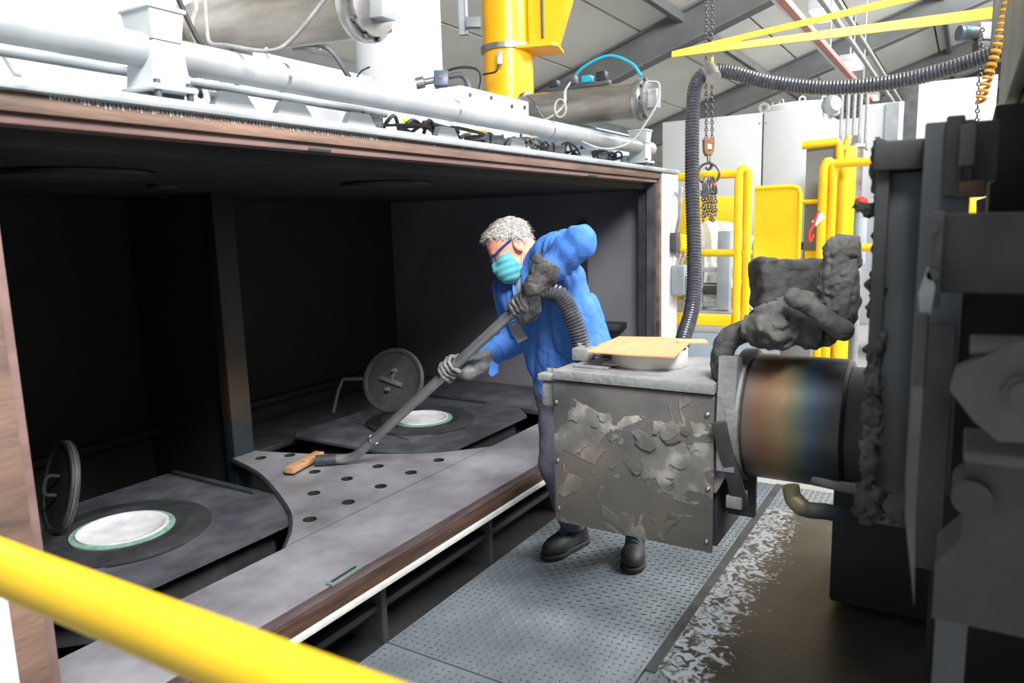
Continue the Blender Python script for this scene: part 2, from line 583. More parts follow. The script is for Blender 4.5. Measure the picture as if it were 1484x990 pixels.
tag(O('tread_lugs', lug, M['tread_lug'], fl, angle=0), kind='stuff')
kb = MB()
kb.box(2.3, 4.45, 0.86, 0.90, 0.0005, 0.006)
O('edge_strip', kb, M['dark_metal'], fl)

# roof: rises towards -Y
RA, RS = 5.45, 0.33
ceil = O('ceiling', MB().add([(4.5, -3.5, RA + 3.5 * RS + .12), (32, -3.5, RA + 3.5 * RS + .12), (32, 10, RA - 10 * RS + .12), (4.5, 10, RA - 10 * RS + .12),
                              (4.5, -3.5, RA + 3.5 * RS + .16), (32, -3.5, RA + 3.5 * RS + .16), (32, 10, RA - 10 * RS + .16), (4.5, 10, RA - 10 * RS + .16)],
                             [(0, 1, 2, 3), (4, 7, 6, 5), (0, 4, 5, 1), (1, 5, 6, 2), (2, 6, 7, 3), (3, 7, 4, 0)]), M['rafter'])
tag(ceil, 'sloping grey hall roof with dark rafters', 'ceiling', kind='structure')
sl = nrm((0, 1, -RS))
nn = nrm((0, RS, 1))
bays = [5.0, 10.0, 15.0, 20.0, 25.0, 30.5]
for bi in range(5):
    yy = -3.4
    while yy < 9.6:
        y1 = yy + 1.05
        c = V((bays[bi] + bays[bi + 1]) / 2, (yy + y1) / 2, RA - RS * (yy + y1) / 2)
        O('roof_panel', MB().obox(c, ((1, 0, 0), sl, nn), ((bays[bi + 1] - bays[bi]) / 2 - .03, 0.525 * math.sqrt(1 + RS * RS) - .018, 0.03)), M['roof'], ceil)
        yy = y1
for k, x in enumerate(bays[1:]):
    c = V(x, 3.2, RA - RS * 3.2 - 0.26)
    mb = MB().obox(c, ((1, 0, 0), sl, nn), (0.02, 6.9, 0.2))
    mb.obox(c + nn * .2, ((1, 0, 0), sl, nn), (0.12, 6.9, 0.015))
    mb.obox(c - nn * .2, ((1, 0, 0), sl, nn), (0.12, 6.9, 0.015))
    O('rafter', mb, M['rafter'], ceil)
for yq in (0.6, 3.4, 6.0):
    O('purlin', MB().box(5, 30, yq - .04, yq + .04, RA - RS * yq - .16, RA - RS * yq - .05), M['rafter'], ceil)
wb = O('wall_back', MB().box(30.5, 30.7, -6, 10, -0.02, 7), M['white_cool'])
tag(wb, 'pale far end wall of the hall', 'wall', kind='structure')
wl = O('wall_left', MB().box(4.5, 30.5, 9.7, 9.9, -0.02, 2.6), M['white_cool'])
tag(wl, 'pale long side wall of the hall behind the chamber', 'wall', kind='structure')

# ------------------------------------------------------------------ process chamber
ch = T('process_chamber', 'long sooty black process chamber with a rusty steel frame round its open front', 'chamber', (2.7, 3.0, 0))
O('back_wall', MB().box(0.45, 4.85, 4.10, 4.14, 0.1, 1.85), M['soot_wall'], ch)
O('side_wall', MB().box(0.45, 0.49, 1.80, 4.10, 0.1, 1.85), M['soot_wall'], ch)
O('side_wall', MB().box(4.78, 4.82, 1.80, 4.10, 0.1, 1.85), M['side_wall'], ch)
O('floor_pan', MB().box(0.45, 4.82, 1.90, 4.12, 0.10, 0.14), M['soot'], ch)
cp = O('ceiling_plate', MB().box(0.45, 4.82, 1.80, 4.10, 1.80, 1.84), M['soot'], ch)
for px, py, r in ((110, 254, 0.23), (235, 271, 0.06), (560, 268, 0.2)):
    p = AZ(px, py, 1.79)
    O('ceiling_port', MB().lathe([(0, 0), (r, 0), (r, .012), (r * .9, .014), (r * .9, .02), (0, .02)], (p[0], p[1], 1.782)), M['graphite_dark'], cp)
O('top_plate', MB().box(0.30, 5.0, 1.86, 4.2, 1.885, 1.925), M['flange'], ch)
O('top_flange', MB().box(0.2, 5.0, 1.70, 1.86, 1.904, 1.932, 0.010), M['flange'], ch)
tb = O('top_beam', MB().box(0.55, 4.69, 1.72, 1.80, 1.862, 1.903, 0.004), M['rust'], ch)
O('inner_lip', MB().box(0.70, 4.66, 1.735, 1.81, 1.838, 1.862, 0.004), M['rust_red'], ch)
for px, py, wd in ((465, 215, 0.05), (860, 262, 0.06)):
    p = AY(px, py, 1.73)
    O('notch_shade', MB().box(p[0] - wd, p[0] + wd, 1.7335, 1.76, 1.8365, 1.850, 0.005), M['soot'], ch)  # dark block in place of a cut slot, stands for its shade
runs = MB()
x = 0.90
while x < 4.6:   # paint runs hanging from the flange onto the beam
    dense = x < 1.95
    if dense or random.random() < .45:
        runs.box(x, x + random.uniform(.003, .0055), 1.7182, 1.7212, 1.9045 - random.choice((.007, .010, .013, .016)) * (1 if dense else .7), 1.9045)
    x += random.uniform(.007, .0125) if dense else random.uniform(.012, .10)
tag(O('paint_runs', runs, M['flange'], ch), kind='stuff')
O('frame_upright', MB().box(0.685, 0.752, 1.72, 1.80, 0.0, 1.862, 0.004), M['rust'], ch)
O('frame_edge', MB().box(0.752, 0.776, 1.735, 1.81, 0.40, 1.838, 0.003), M['rust_red'], ch)
O('frame_upright', MB().box(4.655, 4.695, 1.72, 1.80, 0.40, 1.862, 0.004), M['rust'], ch)
O('jamb', MB().box(4.635, 4.655, 1.74, 1.80, 0.40, 1.838), M['graphite'], ch)
O('jamb_return', MB().box(4.656, 4.694, 1.801, 1.868, 0.40, 1.80), M['graphite_dark'], ch)
O('outer_frame', MB().box(0.44, 0.685, 1.715, 1.86, -0.02, 1.903, 0.004), M['white'], ch)
O('outer_frame', MB().box(4.695, 5.0, 1.715, 1.86, -0.02, 1.903, 0.004), M['white'], ch)
O('outer_side', MB().box(4.95, 5.0, 1.86, 4.2, 0.1, 1.885), M['white'], ch)
# partition in the middle
O('column', MB().box(2.455, 2.585, 3.285, 3.36, 0.14, 1.80, 0.004), ramp_axis('banded_column', 2, 0.4, 1.8,  # colour banded by height, darkest at the top
  [(0.0, (40, 56, 66)), (0.1, (58, 62, 66)), (0.22, (92, 76, 62)), (0.5, (66, 60, 56)), (1.0, (32, 32, 33))], 0.05, 0.6, 0.3), ch)
O('partition', MB().box(2.50, 2.53, 3.36, 4.10, 0.14, 1.80), M['soot_wall'], ch)
O('wall_ledge', MB().box(0.49, 4.78, 4.04, 4.10, 0.42, 0.46, 0.004), M['soot'], ch)
O('rear_deck', MB().box(4.17, 4.78, 2.30, 4.04, 0.33, 0.366, .004), M['graphite'], ch)
O('rear_deck', MB().box(2.62, 4.16, 3.46, 4.04, 0.30, 0.335, .004), M['graphite_dark'], ch)
# bracket ledge on the right inside wall
O('corner_ledge', MB().box(4.60, 4.78, 2.0, 2.35, 0.86, 0.90, 0.006), M['graphite_dark'], ch)
O('wall_rib', MB().box(4.745, 4.78, 2.30, 2.36, 0.9, 1.6), M['graphite_dark'], ch)

# shelf plate with drilled holes and two rounded cut-outs
ZS = 0.402
arcL = spline([(1.79, 2.154, 0), (1.93, 2.27, 0), (2.07, 2.436, 0), (2.244, 2.745, 0), (2.36, 3.0, 0), (2.44, 3.28, 0)], 8)
outer = [(0.70, 1.745), (4.655, 1.745), (4.655, 2.154)]
arcR = [(5.04 - p[0], p[1]) for p in arcL]
outer += [(p[0], p[1]) for p in arcR] + [(2.585, 3.30), (2.455, 3.30)]
outer += [(p[0], p[1]) for p in reversed(arcL)] + [(0.70, 2.154)]
holes_px = [(636, 667), (596, 685), (552, 705), (548, 676), (503, 694), (505, 728), (455, 715), (456, 684), (449, 753), (378, 664), (420, 660)]
hc = [AZ(px, py, ZS) for px, py in holes_px]


def plate_with_holes(outline, holes, z0, z1, n=18):
    bm = bmesh.new()
    loops = [[Vector((x, y, z1)) for x, y in outline]]
    for (x, y, r) in holes:
        loops.append([Vector((x + r * math.cos(2 * math.pi * k / n), y + r * math.sin(2 * math.pi * k / n), z1)) for k in range(n)])
    es, ring = [], []
    for lp in loops:
        vs = [bm.verts.new(p) for p in lp]
        ring.append(vs)
        for k in range(len(vs)):
            es.append(bm.edges.new((vs[k], vs[(k + 1) % len(vs)])))
    bmesh.ops.triangle_fill(bm, use_beauty=True, use_dissolve=False, edges=es)
    dead = [f for f in bm.faces if any((f.calc_center_median().x - x) ** 2 + (f.calc_center_median().y - y) ** 2 < r * r for x, y, r in holes)]
    if dead:
        bmesh.ops.delete(bm, geom=dead, context='FACES_ONLY')
    for vs in ring:
        low = [bm.verts.new((q.co.x, q.co.y, z0)) for q in vs]
        for k in range(len(vs)):
            k2 = (k + 1) % len(vs)
            bm.faces.new((vs[k], vs[k2], low[k2], low[k]))
    bmesh.ops.recalc_face_normals(bm, faces=bm.faces[:])
    me = bpy.data.meshes.new('shelf_plate')
    bm.to_mesh(me)
    bm.free()
    return me


sh = O('shelf_plate', plate_with_holes(outer, [(p[0], p[1], 0.029) for p in hc], 0.372, ZS), M['shelf'], ch, angle=30)
O('shelf_underplate', MB().box(0.70, 4.655, 1.80, 2.12, 0.335, 0.366), M['soot'], ch)
for p in hc:
    O('hole_shade_liner', MB().lathe([(.0262, ZS - .03), (.0295, ZS - .03), (.0295, ZS + .0015), (.0262, ZS + .0015)], (p[0], p[1], 0), close=True, n=20), M['soot'], sh)  # dark liner stands for the shade inside the drilled hole
rim = MB()
rim.tube([V(p[0], p[1], ZS - .012) for p in arcL], 0.014, 8)
O('cutout_rim', rim, M['graphite_dark'], sh)
rim = MB()
rim.tube([V(p[0], p[1], ZS - .012) for p in arcR], 0.014, 8)
O('cutout_rim', rim, M['graphite_dark'], sh)
O('shelf_seam', MB().box(1.80, 3.24, 2.158, 2.161, ZS - .001, ZS + .0010), M['dark_metal'], sh)
O('sill_lip', MB().box(0.70, 4.68, 1.718, 1.75, 0.344, 0.397, 0.006), M['rust_dark'], ch)
O('sill_edge', MB().box(0.70, 4.68, 1.726, 1.775, 0.3975, 0.4045, 0.002), M['red_line'], ch)
O('sill_strip', MB().box(0.58, 4.75, 1.714, 1.76, 0.318, 0.343, 0.003), M['chip_white'], ch)
p = AZ(505, 838, ZS)
wp = O('weld_pad', MB().obox((p[0], p[1] + .02, ZS + .004), ((1, .05, 0), (-.05, 1, 0), (0, 0, 1)), (.075, .016, .005), .003), M['dull_oxide'], ch)
O('weld_slot', MB().obox((p[0], p[1] + .02, ZS + .0102), ((1, .05, 0), (-.05, 1, 0), (0, 0, 1)), (.062, .004, .001)), M['soot'], wp)
O('plinth_panel', MB().box(0.58, 4.75, 2.02, 2.05, -0.02, 0.33), M['soot'], ch)
O('recess_shade_sheet', MB().box(0.58, 4.75, 1.842, 2.02, -0.019, -0.008), M['soot'], ch)  # dark sheet added over the pale floor so the recess reads shaded
for x in (1.98, 2.74, 3.5, 1.2):
    O('plinth_rib', MB().box(x, x + .03, 1.85, 2.02, -0.02, 0.318), M['machine_dark'], ch)
O('plinth_rail', MB().box(1.1, 3.6, 1.87, 1.90, 0.13, 0.155), M['machine_dark'], ch)


# ------------------------------------------------------------------ turntables
def turntable(cx_, cy_, label, rot=0.0):
    t = T('turntable', label, 'turntable', (cx_, cy_, 0.14), 'turntables in the chamber')
    hx, hy, c = 0.60, 0.53, 0.19
    poly = [(-hx, -hy + c), (-hx + c, -hy), (hx - c, -hy), (hx, -hy + c), (hx, hy - .06), (hx - .06, hy), (-hx + .06, hy), (-hx, hy - .06)]
    O('deck_plate', MB().prism(poly, (cx_, cy_, 0.375), (1, 0, 0), (0, 1, 0), (0, 0, 0.015)), M['graphite'], t)
    poly2 = [(x * 0.9, y * 0.88) for x, y in poly]
    O('base_block', MB().prism(poly2, (cx_, cy_, 0.24), (1, 0, 0), (0, 1, 0), (0, 0, 0.133)), M['graphite_dark'], t)
    O('edge_strip', MB().box(cx_ + hx - .05, cx_ + hx - .02, cy_ - .12, cy_ + .50, 0.3905, 0.405, .003), M['graphite_dark'], t)
    O('pedestal', MB().lathe([(0, .14), (.34, .14), (.34, .238), (0, .238)], (cx_, cy_, 0)), M['soot'], t)
    q = 0.30
    O('square_sheet', MB().prism([(-q, -q), (q, -q), (q, q), (-q, q)], (cx_, cy_, 0.3904), nrm((1, -.28, 0)), nrm((.28, 1, 0)), (0, 0, 0.004)), M['graphite'], t)
    O('felt_ring', MB().lathe([(.196, .3945), (.335, .3945), (.335, .404), (.328, .408), (.27, .409), (.262, .413), (.235, .413), (.228, .409), (.205, .409), (.196, .405)], (cx_, cy_, 0), close=True, n=72), M['graphite_dark'], t)
    O('oxide_rim', MB().lathe([(.172, .3945), (.1955, .3945), (.1955, .411), (.172, .413)], (cx_, cy_, 0), close=True, n=64), M['verdigris'], t)
    O('bowl', MB().lathe([(0.0, .3965), (.06, .3968), (.11, .399), (.140, .405), (.153, .413), (.160, .418), (.171, .418), (.1715, .3945), (0, .3945)], (cx_, cy_, 0), n=64), M['bowl_white'], t)
    return t


tt1 = turntable(1.595, 2.885, 'dark octagonal turntable with a white round bowl nearest the camera, front left')
tt2 = turntable(3.525, 2.865, 'dark octagonal turntable with a white round bowl under the vacuum wand, further back')


def lid(t, px, py, d, nc, label, bracket, r=0.19):
    c = A(px, py, d)
    n_ = nrm(RIGHT * nc[0] + UP * nc[1] + FWD * nc[2])
    t = O('lid', MB().lathe([(0, 0), (r * .86, 0), (r * .88, .008), (r * .97, .010), (r, .006), (r, -.022), (r * .96, -.028), (0, -.028)], c, n_, 56), M['graphite_dark'], t)
    t['label'] = label
    O('rim_seal', MB().lathe([(r * .985, -.005), (r * 1.012, -.005), (r * 1.012, -.012), (r * .985, -.012)], c, n_, 56, True), M['machine_grey'], t)
    u = nrm(np.cross((0, 0, 1), n_))
    w2 = np.cross(n_, u)
    if bracket:
        a = nrm(u * .95 - w2 * .25)
        b = np.cross(n_, a)
        O('bracket', MB().obox(c + n_ * .014 - b * .01, (a, b, n_), (.075, .013, .006), .003), M['machine_grey'], t)
        O('bracket_arm', MB().obox(c + n_ * .014 + b * .03, (b, a, n_), (.04, .010, .006), .003), M['machine_grey'], t)
        for s in (-.06, .055):
            O('knob', MB().cyl(c + n_ * .006 + b * s, c + n_ * .035 + b * s, .015, .012, 14), M['machine_grey'], t)
    else:
        O('grip', MB().tube(spline([c + n_ * .008 + w2 * .05 + u * .02, c + n_ * .05 + w2 * .045 + u * .02, c + n_ * .05 - w2 * .02 + u * .02, c + n_ * .008 - w2 * .03 + u * .02], 6), .008, 8), M['machine_dark'], t)
    return t


lid(tt1, 84, 706, 3.02, (-0.68, 0.12, -0.72), 'dark round lid standing on edge against the rusty left frame', False)
l2 = lid(tt2, 569, 551, 4.30, (-0.30, 0.22, -0.93), 'dark round lid with a cross bracket tipped open behind the far bowl', True)
O('hinge_arm', MB().tube([A(536, 549, 4.38), A(497, 550, 4.42), A(490, 566, 4.42), A(483, 598, 4.42)], .011, 8), M['machine_dark'], l2)

# ------------------------------------------------------------------ on top of the chamber
ZT = 1.925
PY_, PZ_ = 1.80, 2.058
ZB = 1.9325
t = T('roof_pipe', 'long thick pale grey pipe running along the top front edge of the chamber', 'pipe', (2.2, PY_, PZ_))
O('pipe_run', MB().tube([(-0.3 + k * 0.25, PY_, PZ_) for k in range(21)], 0.043, 24), M['galv'], t)
for x in (1.62, 2.5, 3.3, 4.15):
    O('pipe_joint', MB().cyl((x, PY_, PZ_), (x + .012, PY_, PZ_), 0.0438, n=24), M['steel'], t)
t = tag(O('thin_pipe', MB().tube([(-.2, 1.93, 2.028), (1.4, 1.93, 2.028), (1.42, 1.93, 2.028), (2.25, 1.93, 2.028)], 0.0135, 12), M['flange']),
        'thin pale grey pipe running low behind the thick pipe on the left', 'pipe')


def bracket(px, label, x=None):
    x = AY(px, 80, PY_)[0] if x is None else x
    t = T('pipe_bracket', label, 'bracket', (x, PY_, ZB), 'cast brackets carrying the thick pipe')
    O('foot_plate', MB().box(x - .062, x + .062, PY_ - .075, PY_ + .07, ZB + .022, ZB + .036, .004), M['white_cool'], t)
    O('foot_shim', MB().box(x - .05, x + .05, PY_ - .03, PY_ + .05, ZB + .0005, ZB + .0215), M['dark_metal'], t)
    for sx in (-.045, .045):
        O('foot_bolt', MB().cyl((x + sx, PY_ - .06, ZB + .005), (x + sx, PY_ - .06, ZB + .048), .009, n=8), M['dark_metal'], t)

    def frus(lo, hi, dy0, dy1, za, zb):
        return MB().add([(x - lo, PY_ - dy0, za), (x + lo, PY_ - dy0, za), (x + lo, PY_ + dy0, za), (x - lo, PY_ + dy0, za),
                         (x - hi, PY_ - dy1, zb), (x + hi, PY_ - dy1, zb), (x + hi, PY_ + dy1, zb), (x - hi, PY_ + dy1, zb)],
                        [(3, 2, 1, 0), (4, 5, 6, 7), (0, 1, 5, 4), (1, 2, 6, 5), (2, 3, 7, 6), (3, 0, 4, 7)])
    O('lower_half', frus(.054, .040, .056, .052, ZB + .036, PZ_ + .018), M['white_cool'], t)
    O('split_gap', MB().box(x - .039, x + .039, PY_ - .051, PY_ + .051, PZ_ + .018, PZ_ + .022), M['black_rubber'], t)
    O('upper_half', frus(.040, .047, .052, .060, PZ_ + .022, PZ_ + .092), M['white_cool'], t)
    O('cap_plate', MB().box(x - .053, x + .053, PY_ - .066, PY_ + .066, PZ_ + .092, PZ_ + .103, .004), M['white_cool'], t)


bracket(226, 'white cast pipe bracket nearest the camera, at the upper left')
bracket(945, 'small white cast pipe bracket at the far right end of the pipe', x=4.52)

# white stiffener wedges standing on the flange
for i, px in enumerate((335, 420, 515, 640, 742, 842, 905)):
    x = AY(px, 200, 1.9)[0]
    o = O('stiffener', MB().prism([(-.10, 0), (.10, 0), (.04, .078), (-.05, .078)], (x, 1.862, ZT + .0005), (1, 0, 0), (0, 0, 1), (0, .03, 0)), M['white'])
    tag(o, 'low white stiffener behind the thick pipe on the chamber top, %s from the left' % ('first', 'second', 'third', 'fourth', 'fifth', 'sixth', 'seventh')[i], 'stiffener', 'stiffeners along the chamber top')

# big cylinders overhanging the front
def actuator(x, y0, y1, z0, z1, label, rr=0.10):
    t = T('actuator_cylinder', label, 'cylinder', (x, (y0 + y1) / 2, z0), 'steel actuator cylinders')
    p0, p1 = V(x, y0, z0), V(x, y1, z1)
    ax = nrm(p0 - p1)
    O('barrel', MB().cyl(p1, p0, rr, n=40), M['steel_cyl'], t)
    O('end_flange', MB().lathe([(0, -.01), (rr * 1.16, -.01), (rr * 1.18, 0), (rr * 1.18, .028), (rr * 1.14, .034), (0, .034)], p0, ax, 40), M['steel'], t)
    O('end_cap', MB().lathe([(0, .034), (rr * 1.02, .034), (rr * 1.0, .052), (0, .055)], p0, ax, 40), M['steel'], t)
    O('root_flange', MB().lathe([(0, 0), (rr * 1.15, 0), (rr * 1.15, .03), (0, .03)], p1, ax, 40), M['steel'], t)
    u, w2 = perp(ax)
    sc = O('sensor_block', MB().obox(p0 + ax * .075 + u * .01, (ax, u, w2), (.03, .035, .05), .004), M['galv'], t)
    for k in range(10):
        q = 2 * math.pi * k / 10
        O('flange_bolt', MB().cyl(p0 + ax * .03 + (u * math.cos(q) + w2 * math.sin(q)) * rr * 1.08, p0 + ax * .044 + (u * math.cos(q) + w2 * math.sin(q)) * rr * 1.08, .008, n=6), M['dark_metal'], t)
    return t


actuator(1.92, 1.72, 2.55, 2.315, 2.365, 'large stained steel cylinder overhanging the chamber at the top left')
actuator(4.02, 1.60, 2.34, 2.262, 2.272, 'stained steel cylinder overhanging the chamber in front of the yellow column')

# white housings on the chamber
o = T('white_housing', 'long white enamelled housing on the chamber top behind the left cylinder', 'housing', (1.6, 2.9, ZT))
O('shell', MB().box(0.45, 2.05, 2.56, 3.6, ZT + .001, 2.75, .02), M['white'], o)
O('low_step', MB().box(2.052, 2.75, 2.42, 3.3, ZT + .001, 2.30, .012), M['white'], o)
O('front_cover', MB().box(1.3, 2.9, 2.12, 2.41, ZT + .001, 2.17, .012), M['white'], o)
for x in (1.75, 2.2, 2.62):
    O('cover_bolt', MB().cyl((x, 2.118, 2.13), (x, 2.108, 2.13), .012, n=8), M['dark_metal'], o)
o = T('white_tank', 'tall round white tank standing on the chamber beside the yellow column', 'tank', A(577, 60, 4.6) * V(1, 1, 0) + V(0, 0, ZT))
tc_ = A(577, 60, 4.6)
O('tank_shell', MB().lathe([(0, ZT + .002), (.27, ZT + .002), (.27, 3.3), (0, 3.32)], (tc_[0], tc_[1], 0), n=56), M['white'], o)
O('tank_foot', MB().lathe([(.27, ZT + .001), (.31, ZT + .001), (.31, ZT + .03), (.27, ZT + .03)], (tc_[0], tc_[1], 0), n=56, close=True), M['white'], o)
o = T('valve_block', 'white valve block with dark bolt holes below the yellow column', 'valve block', (3.6, 2.4, ZT))
O('block', MB().box(3.18, 3.86, 2.22, 2.52, ZT + .001, 2.30, .012), M['white'], o)
O('block_step', MB().box(2.95, 3.175, 2.25, 2.5, ZT + .001, 2.14, .01), M['white'], o)
for x, z in ((3.25, 2.26), (3.45, 2.27), (3.66, 2.25), (3.8, 2.26), (3.3, 2.12), (3.75, 2.10)):
    O('bolt_hole', MB().cyl((x, 2.221, z), (x, 2.214, z), .011, n=10), M['dark_metal'], o)
O('side_port', MB().lathe([(0, 0), (.09, 0), (.09, .03), (.07, .045), (0, .05)], (3.0, 2.24, 2.07), (0, -1, 0), 28), M['flange'], o)
o = T('control_box', 'pale blue control box on the chamber top right of the valve block', 'box', (4.5, 2.1, ZT))
O('case', MB().box(4.24, 4.80, 1.98, 2.42, ZT + .001, 2.155, .006), M['blue_box'], o)
O('lid_plate', MB().box(4.225, 4.815, 1.965, 2.435, 2.156, 2.166, .003), M['blue_box'], o)
O('gasket', MB().box(4.232, 4.808, 1.972, 2.428, 2.1552, 2.1566), M['black_rubber'], o)
dl = O('dial', MB().lathe([(0, 0), (.055, 0), (.055, .02), (.045, .026), (0, .026)], (4.239, 2.2, 2.06), (-1, 0, 0), 28), M['white'], o)
O('dial_screw', MB().cyl((4.213, 2.2, 2.06), (4.20, 2.2, 2.06), .012, n=10), M['steel'], dl)

# limit switch with its arm
c = A(640, 116, 4.02)
o = T('limit_switch', 'dark blue square switch with a steel coupling beside the white tank', 'switch', c)
O('case', MB().obox(c, (RIGHT, UP, FWD), (.040, .042, .04), .006), M['navy_box'], o)
O('rivet', MB().cyl(c - FWD * .04, c - FWD * .046, .008, n=10), M['hook_brown'], o)
O('coupling', MB().tube([c - RIGHT * .04, c - RIGHT * .09 - UP * .01, c - RIGHT * .095 - UP * .01, c - RIGHT * .14 - UP * .02], [.018, .018, .032, .032], 14), M['steel'], o)
O('conduit_stub', MB().tube(spline([c + RIGHT * .04 + UP * .02, c + RIGHT * .11 + UP * .025, c + RIGHT * .145 - UP * .03, c + RIGHT * .15 - UP * .13], 8), .016, 10), M['dark_metal'], o)
O('stem', MB().cyl(c - UP * .04, (c[0], c[1], 2.302), .014, n=12), M['galv'], o)

# solenoid valves on the second cylinder
o = T('solenoid_valve', 'row of small black and teal solenoid valves on the steel cylinder', 'valve', (4.02, 2.1, 2.37))
O('manifold', MB().obox((4.02, 1.98, 2.378), ((0, 1, 0), (1, 0, 0), (0, 0, 1)), (.20, .02, .012), .003), M['dark_metal'], o)
for k, (y, m) in enumerate(((2.14, 'black_rubber'), (2.02, 'dark_metal'), (1.92, 'teal_cable'), (1.83, 'black_rubber'))):
    O('coil_block', MB().box(3.995, 4.045, y - .03, y + .03, 2.3905, 2.43 + .012 * (k % 2), .006), M[m], o)

# yellow crane column with its bracket
cc = A(736, 60, 5.5)
o = T('crane_column', 'orange-yellow round crane column with a clamped bracket', 'crane column', (cc[0], cc[1], ZT))
O('post', MB().cyl((cc[0], cc[1], ZT + .001), (cc[0], cc[1], 5.0), .185, n=48), M['yellow_crane'], o)
zc = A(736, 74, 5.5)[2]
O('clamp_band', MB().lathe([(.185, zc - .012), (.205, zc - .012), (.205, zc + .028), (.185, zc + .028)], (cc[0], cc[1], 0), n=48, close=True), M['steel'], o)
br = nrm(RIGHT * V(1, 1, 0) - FWD * V(1, 1, 0) * .25)
bs = np.cross((0, 0, 1), br)
cz = V(cc[0], cc[1], zc + .03)
O('bracket_plate', MB().prism([(.10, -.17), (.36, -.17), (.40, -.13), (.40, .13), (.36, .17), (.10, .17)], cz - V(0, 0, .05), br, bs, (0, 0, .02)), M['yellow_crane'], o)
O('bracket_web', MB().prism([(.18, -.03), (.37, -.03), (.52, .42), (.62, 1.2), (.18, 1.2)], cz + bs * .10, br, (0, 0, 1), bs * -.2), M['yellow_crane'], o)
O('pivot_bush', MB().lathe([(0, 0), (.075, 0), (.075, .05), (.05, .06), (0, .06)], cz + br * .26 - bs * .0 - V(0, 0, .03), (0, 0, 1), 24), M['steel'], o)
O('pivot_rod', MB().cyl(cz + br * .26 - FWD * .11, cz + br * .26 - FWD * .11 + V(0, 0, 1.0), .012, n=8), M['dark_metal'], o)
sw = A(724, 84, 5.3)
sn = O('proximity_sensor', MB().obox(sw, (RIGHT, UP, FWD), (.02, .05, .02), .004), M['galv'], o)
sg = A(686, 33, 5.35)
O('side_plate', MB().obox(sg, (RIGHT, UP, FWD), (.055, .038, .02), .004), M['grey_panel'], o)
tr = A(670, 20, 5.4)
o = T('cable_duct', 'narrow grey cable duct hanging beside the yellow column', 'cable duct', tr)
O('duct', MB().obox(tr + V(0, 0, .35), (RIGHT * V(1, 1, 0), (0, 0, 1), FWD * V(1, 1, 0)), (.028, .5, .02), .003), M['steel_blue'], o)
O('duct_cover', MB().obox(tr + V(0, 0, .35) + RIGHT * .03 - FWD * .01, (RIGHT * V(1, 1, 0), (0, 0, 1), FWD * V(1, 1, 0)), (.012, .5, .022), .003), M['galv'], o)


def cable(pts, r, mat, label, group=None, n=10):
    o = O('cable', MB().tube(spline(pts, n), r, 8), M[mat])
    return tag(o, label, 'cable', group)


cable([A(296, -20, 2.35), A(300, 40, 2.3), A(305, 62, 2.25), A(330, 66, 2.1), A(390, 74, 1.98), A(425, 55, 1.95), A(478, -10, 1.9)], .0055, 'grey_cable', 'grey cable looping below the top left cylinder')
o = cable([A(250, -20, 2.2), A(268, 20, 2.2), A(285, 55, 2.2), A(292, 66, 2.2)], .008, 'black_rubber', 'black cable dropping left of the top left cylinder')
cable([A(275, -20, 2.45), A(284, 10, 2.45), A(278, 40, 2.45), A(292, 75, 2.4)], .008, 'grey_cable', 'thick grey cable bending down beside the white bracket')
cable([A(425, 66, 2.9), A(465, 66, 2.85), A(485, 80, 2.85), A(506, 112, 2.85)], .011, 'dark_metal', 'dark hose arching over the white cover left of the tank')
cable([A(425, 72, 2.92), A(455, 71, 2.9), A(464, 70, 2.88)], .007, 'grey_cable', 'short grey hose beside the dark arching hose')
cable([A(517, 112, 3.2), A(524, 103, 3.2), A(536, 97, 3.2)], .004, 'black_rubber', 'short thin black wire poking out by the white tank')
cable([A(640, 105, 4.1), A(665, 98, 4.1), A(690, 100, 4.1), A(697, 115, 4.1), A(690, 143, 4.05)], .008, 'black_rubber', 'black cable arching onto the white valve block')
cable([A(700, 108, 5.3), A(718, 104, 5.2), A(723, 94, 5.2)], .007, 'black_rubber', 'short black wire clipped to the yellow column')
cable([A(826, 122, 4.35), A(845, 98, 4.3), A(882, 81, 4.25), A(915, 92, 4.2), A(930, 111, 4.15)], .009, 'teal_cable', 'teal air hose arching over the right steel cylinder')
cable([A(940, 118, 3.95), A(955, 122, 3.95), A(952, 150, 3.95), A(938, 175, 3.95), A(915, 205, 3.95), A(880, 216, 3.9), A(845, 206, 3.9), A(820, 187, 4.0)], .006, 'grey_cable', 'thin cable drooping from the right cylinder end over the pipe')
cable([A(820, 130, 4.25), A(818, 150, 4.1), A(805, 165, 4.05), A(786, 176, 4.05)], .007, 'grey_cable', 'pale cable running down across the right steel cylinder')
lp = [A(812 + 8 * math.cos(q), 157 + 13 * math.sin(q), 4.02) for q in np.linspace(0, 6.4, 20)]
cable([A(826, 120, 4.2), A(818, 135, 4.05), lp[0]] + lp[1:], .006, 'grey_cable', 'coiled pale cable hanging on the right steel cylinder')
cable([A(765, 140, 4.2), A(775, 150, 4.1), A(783, 165, 4.1), A(797, 181, 4.1)], .007, 'dark_metal', 'dark cable crossing the root of the right steel cylinder')
for k, (x0, x1) in enumerate(((0, 60), (262, 310), (285, 325), (300, 345), (335, 352), (385, 430))):
    cable([AY(x0, 70, 2.05), AY((x0 + x1) / 2, 118 + 6 * (k % 3), 1.99), AY((x0 * .4 + x1 * .6), 134 + 5 * k, 1.88)], .008, ('grey_cable', 'black_rubber', 'grey_cable')[k % 3],
          'short cable hanging between thin pipe and flange on the left', 'short cables behind the thin pipe')
rr_ = random.Random(3)
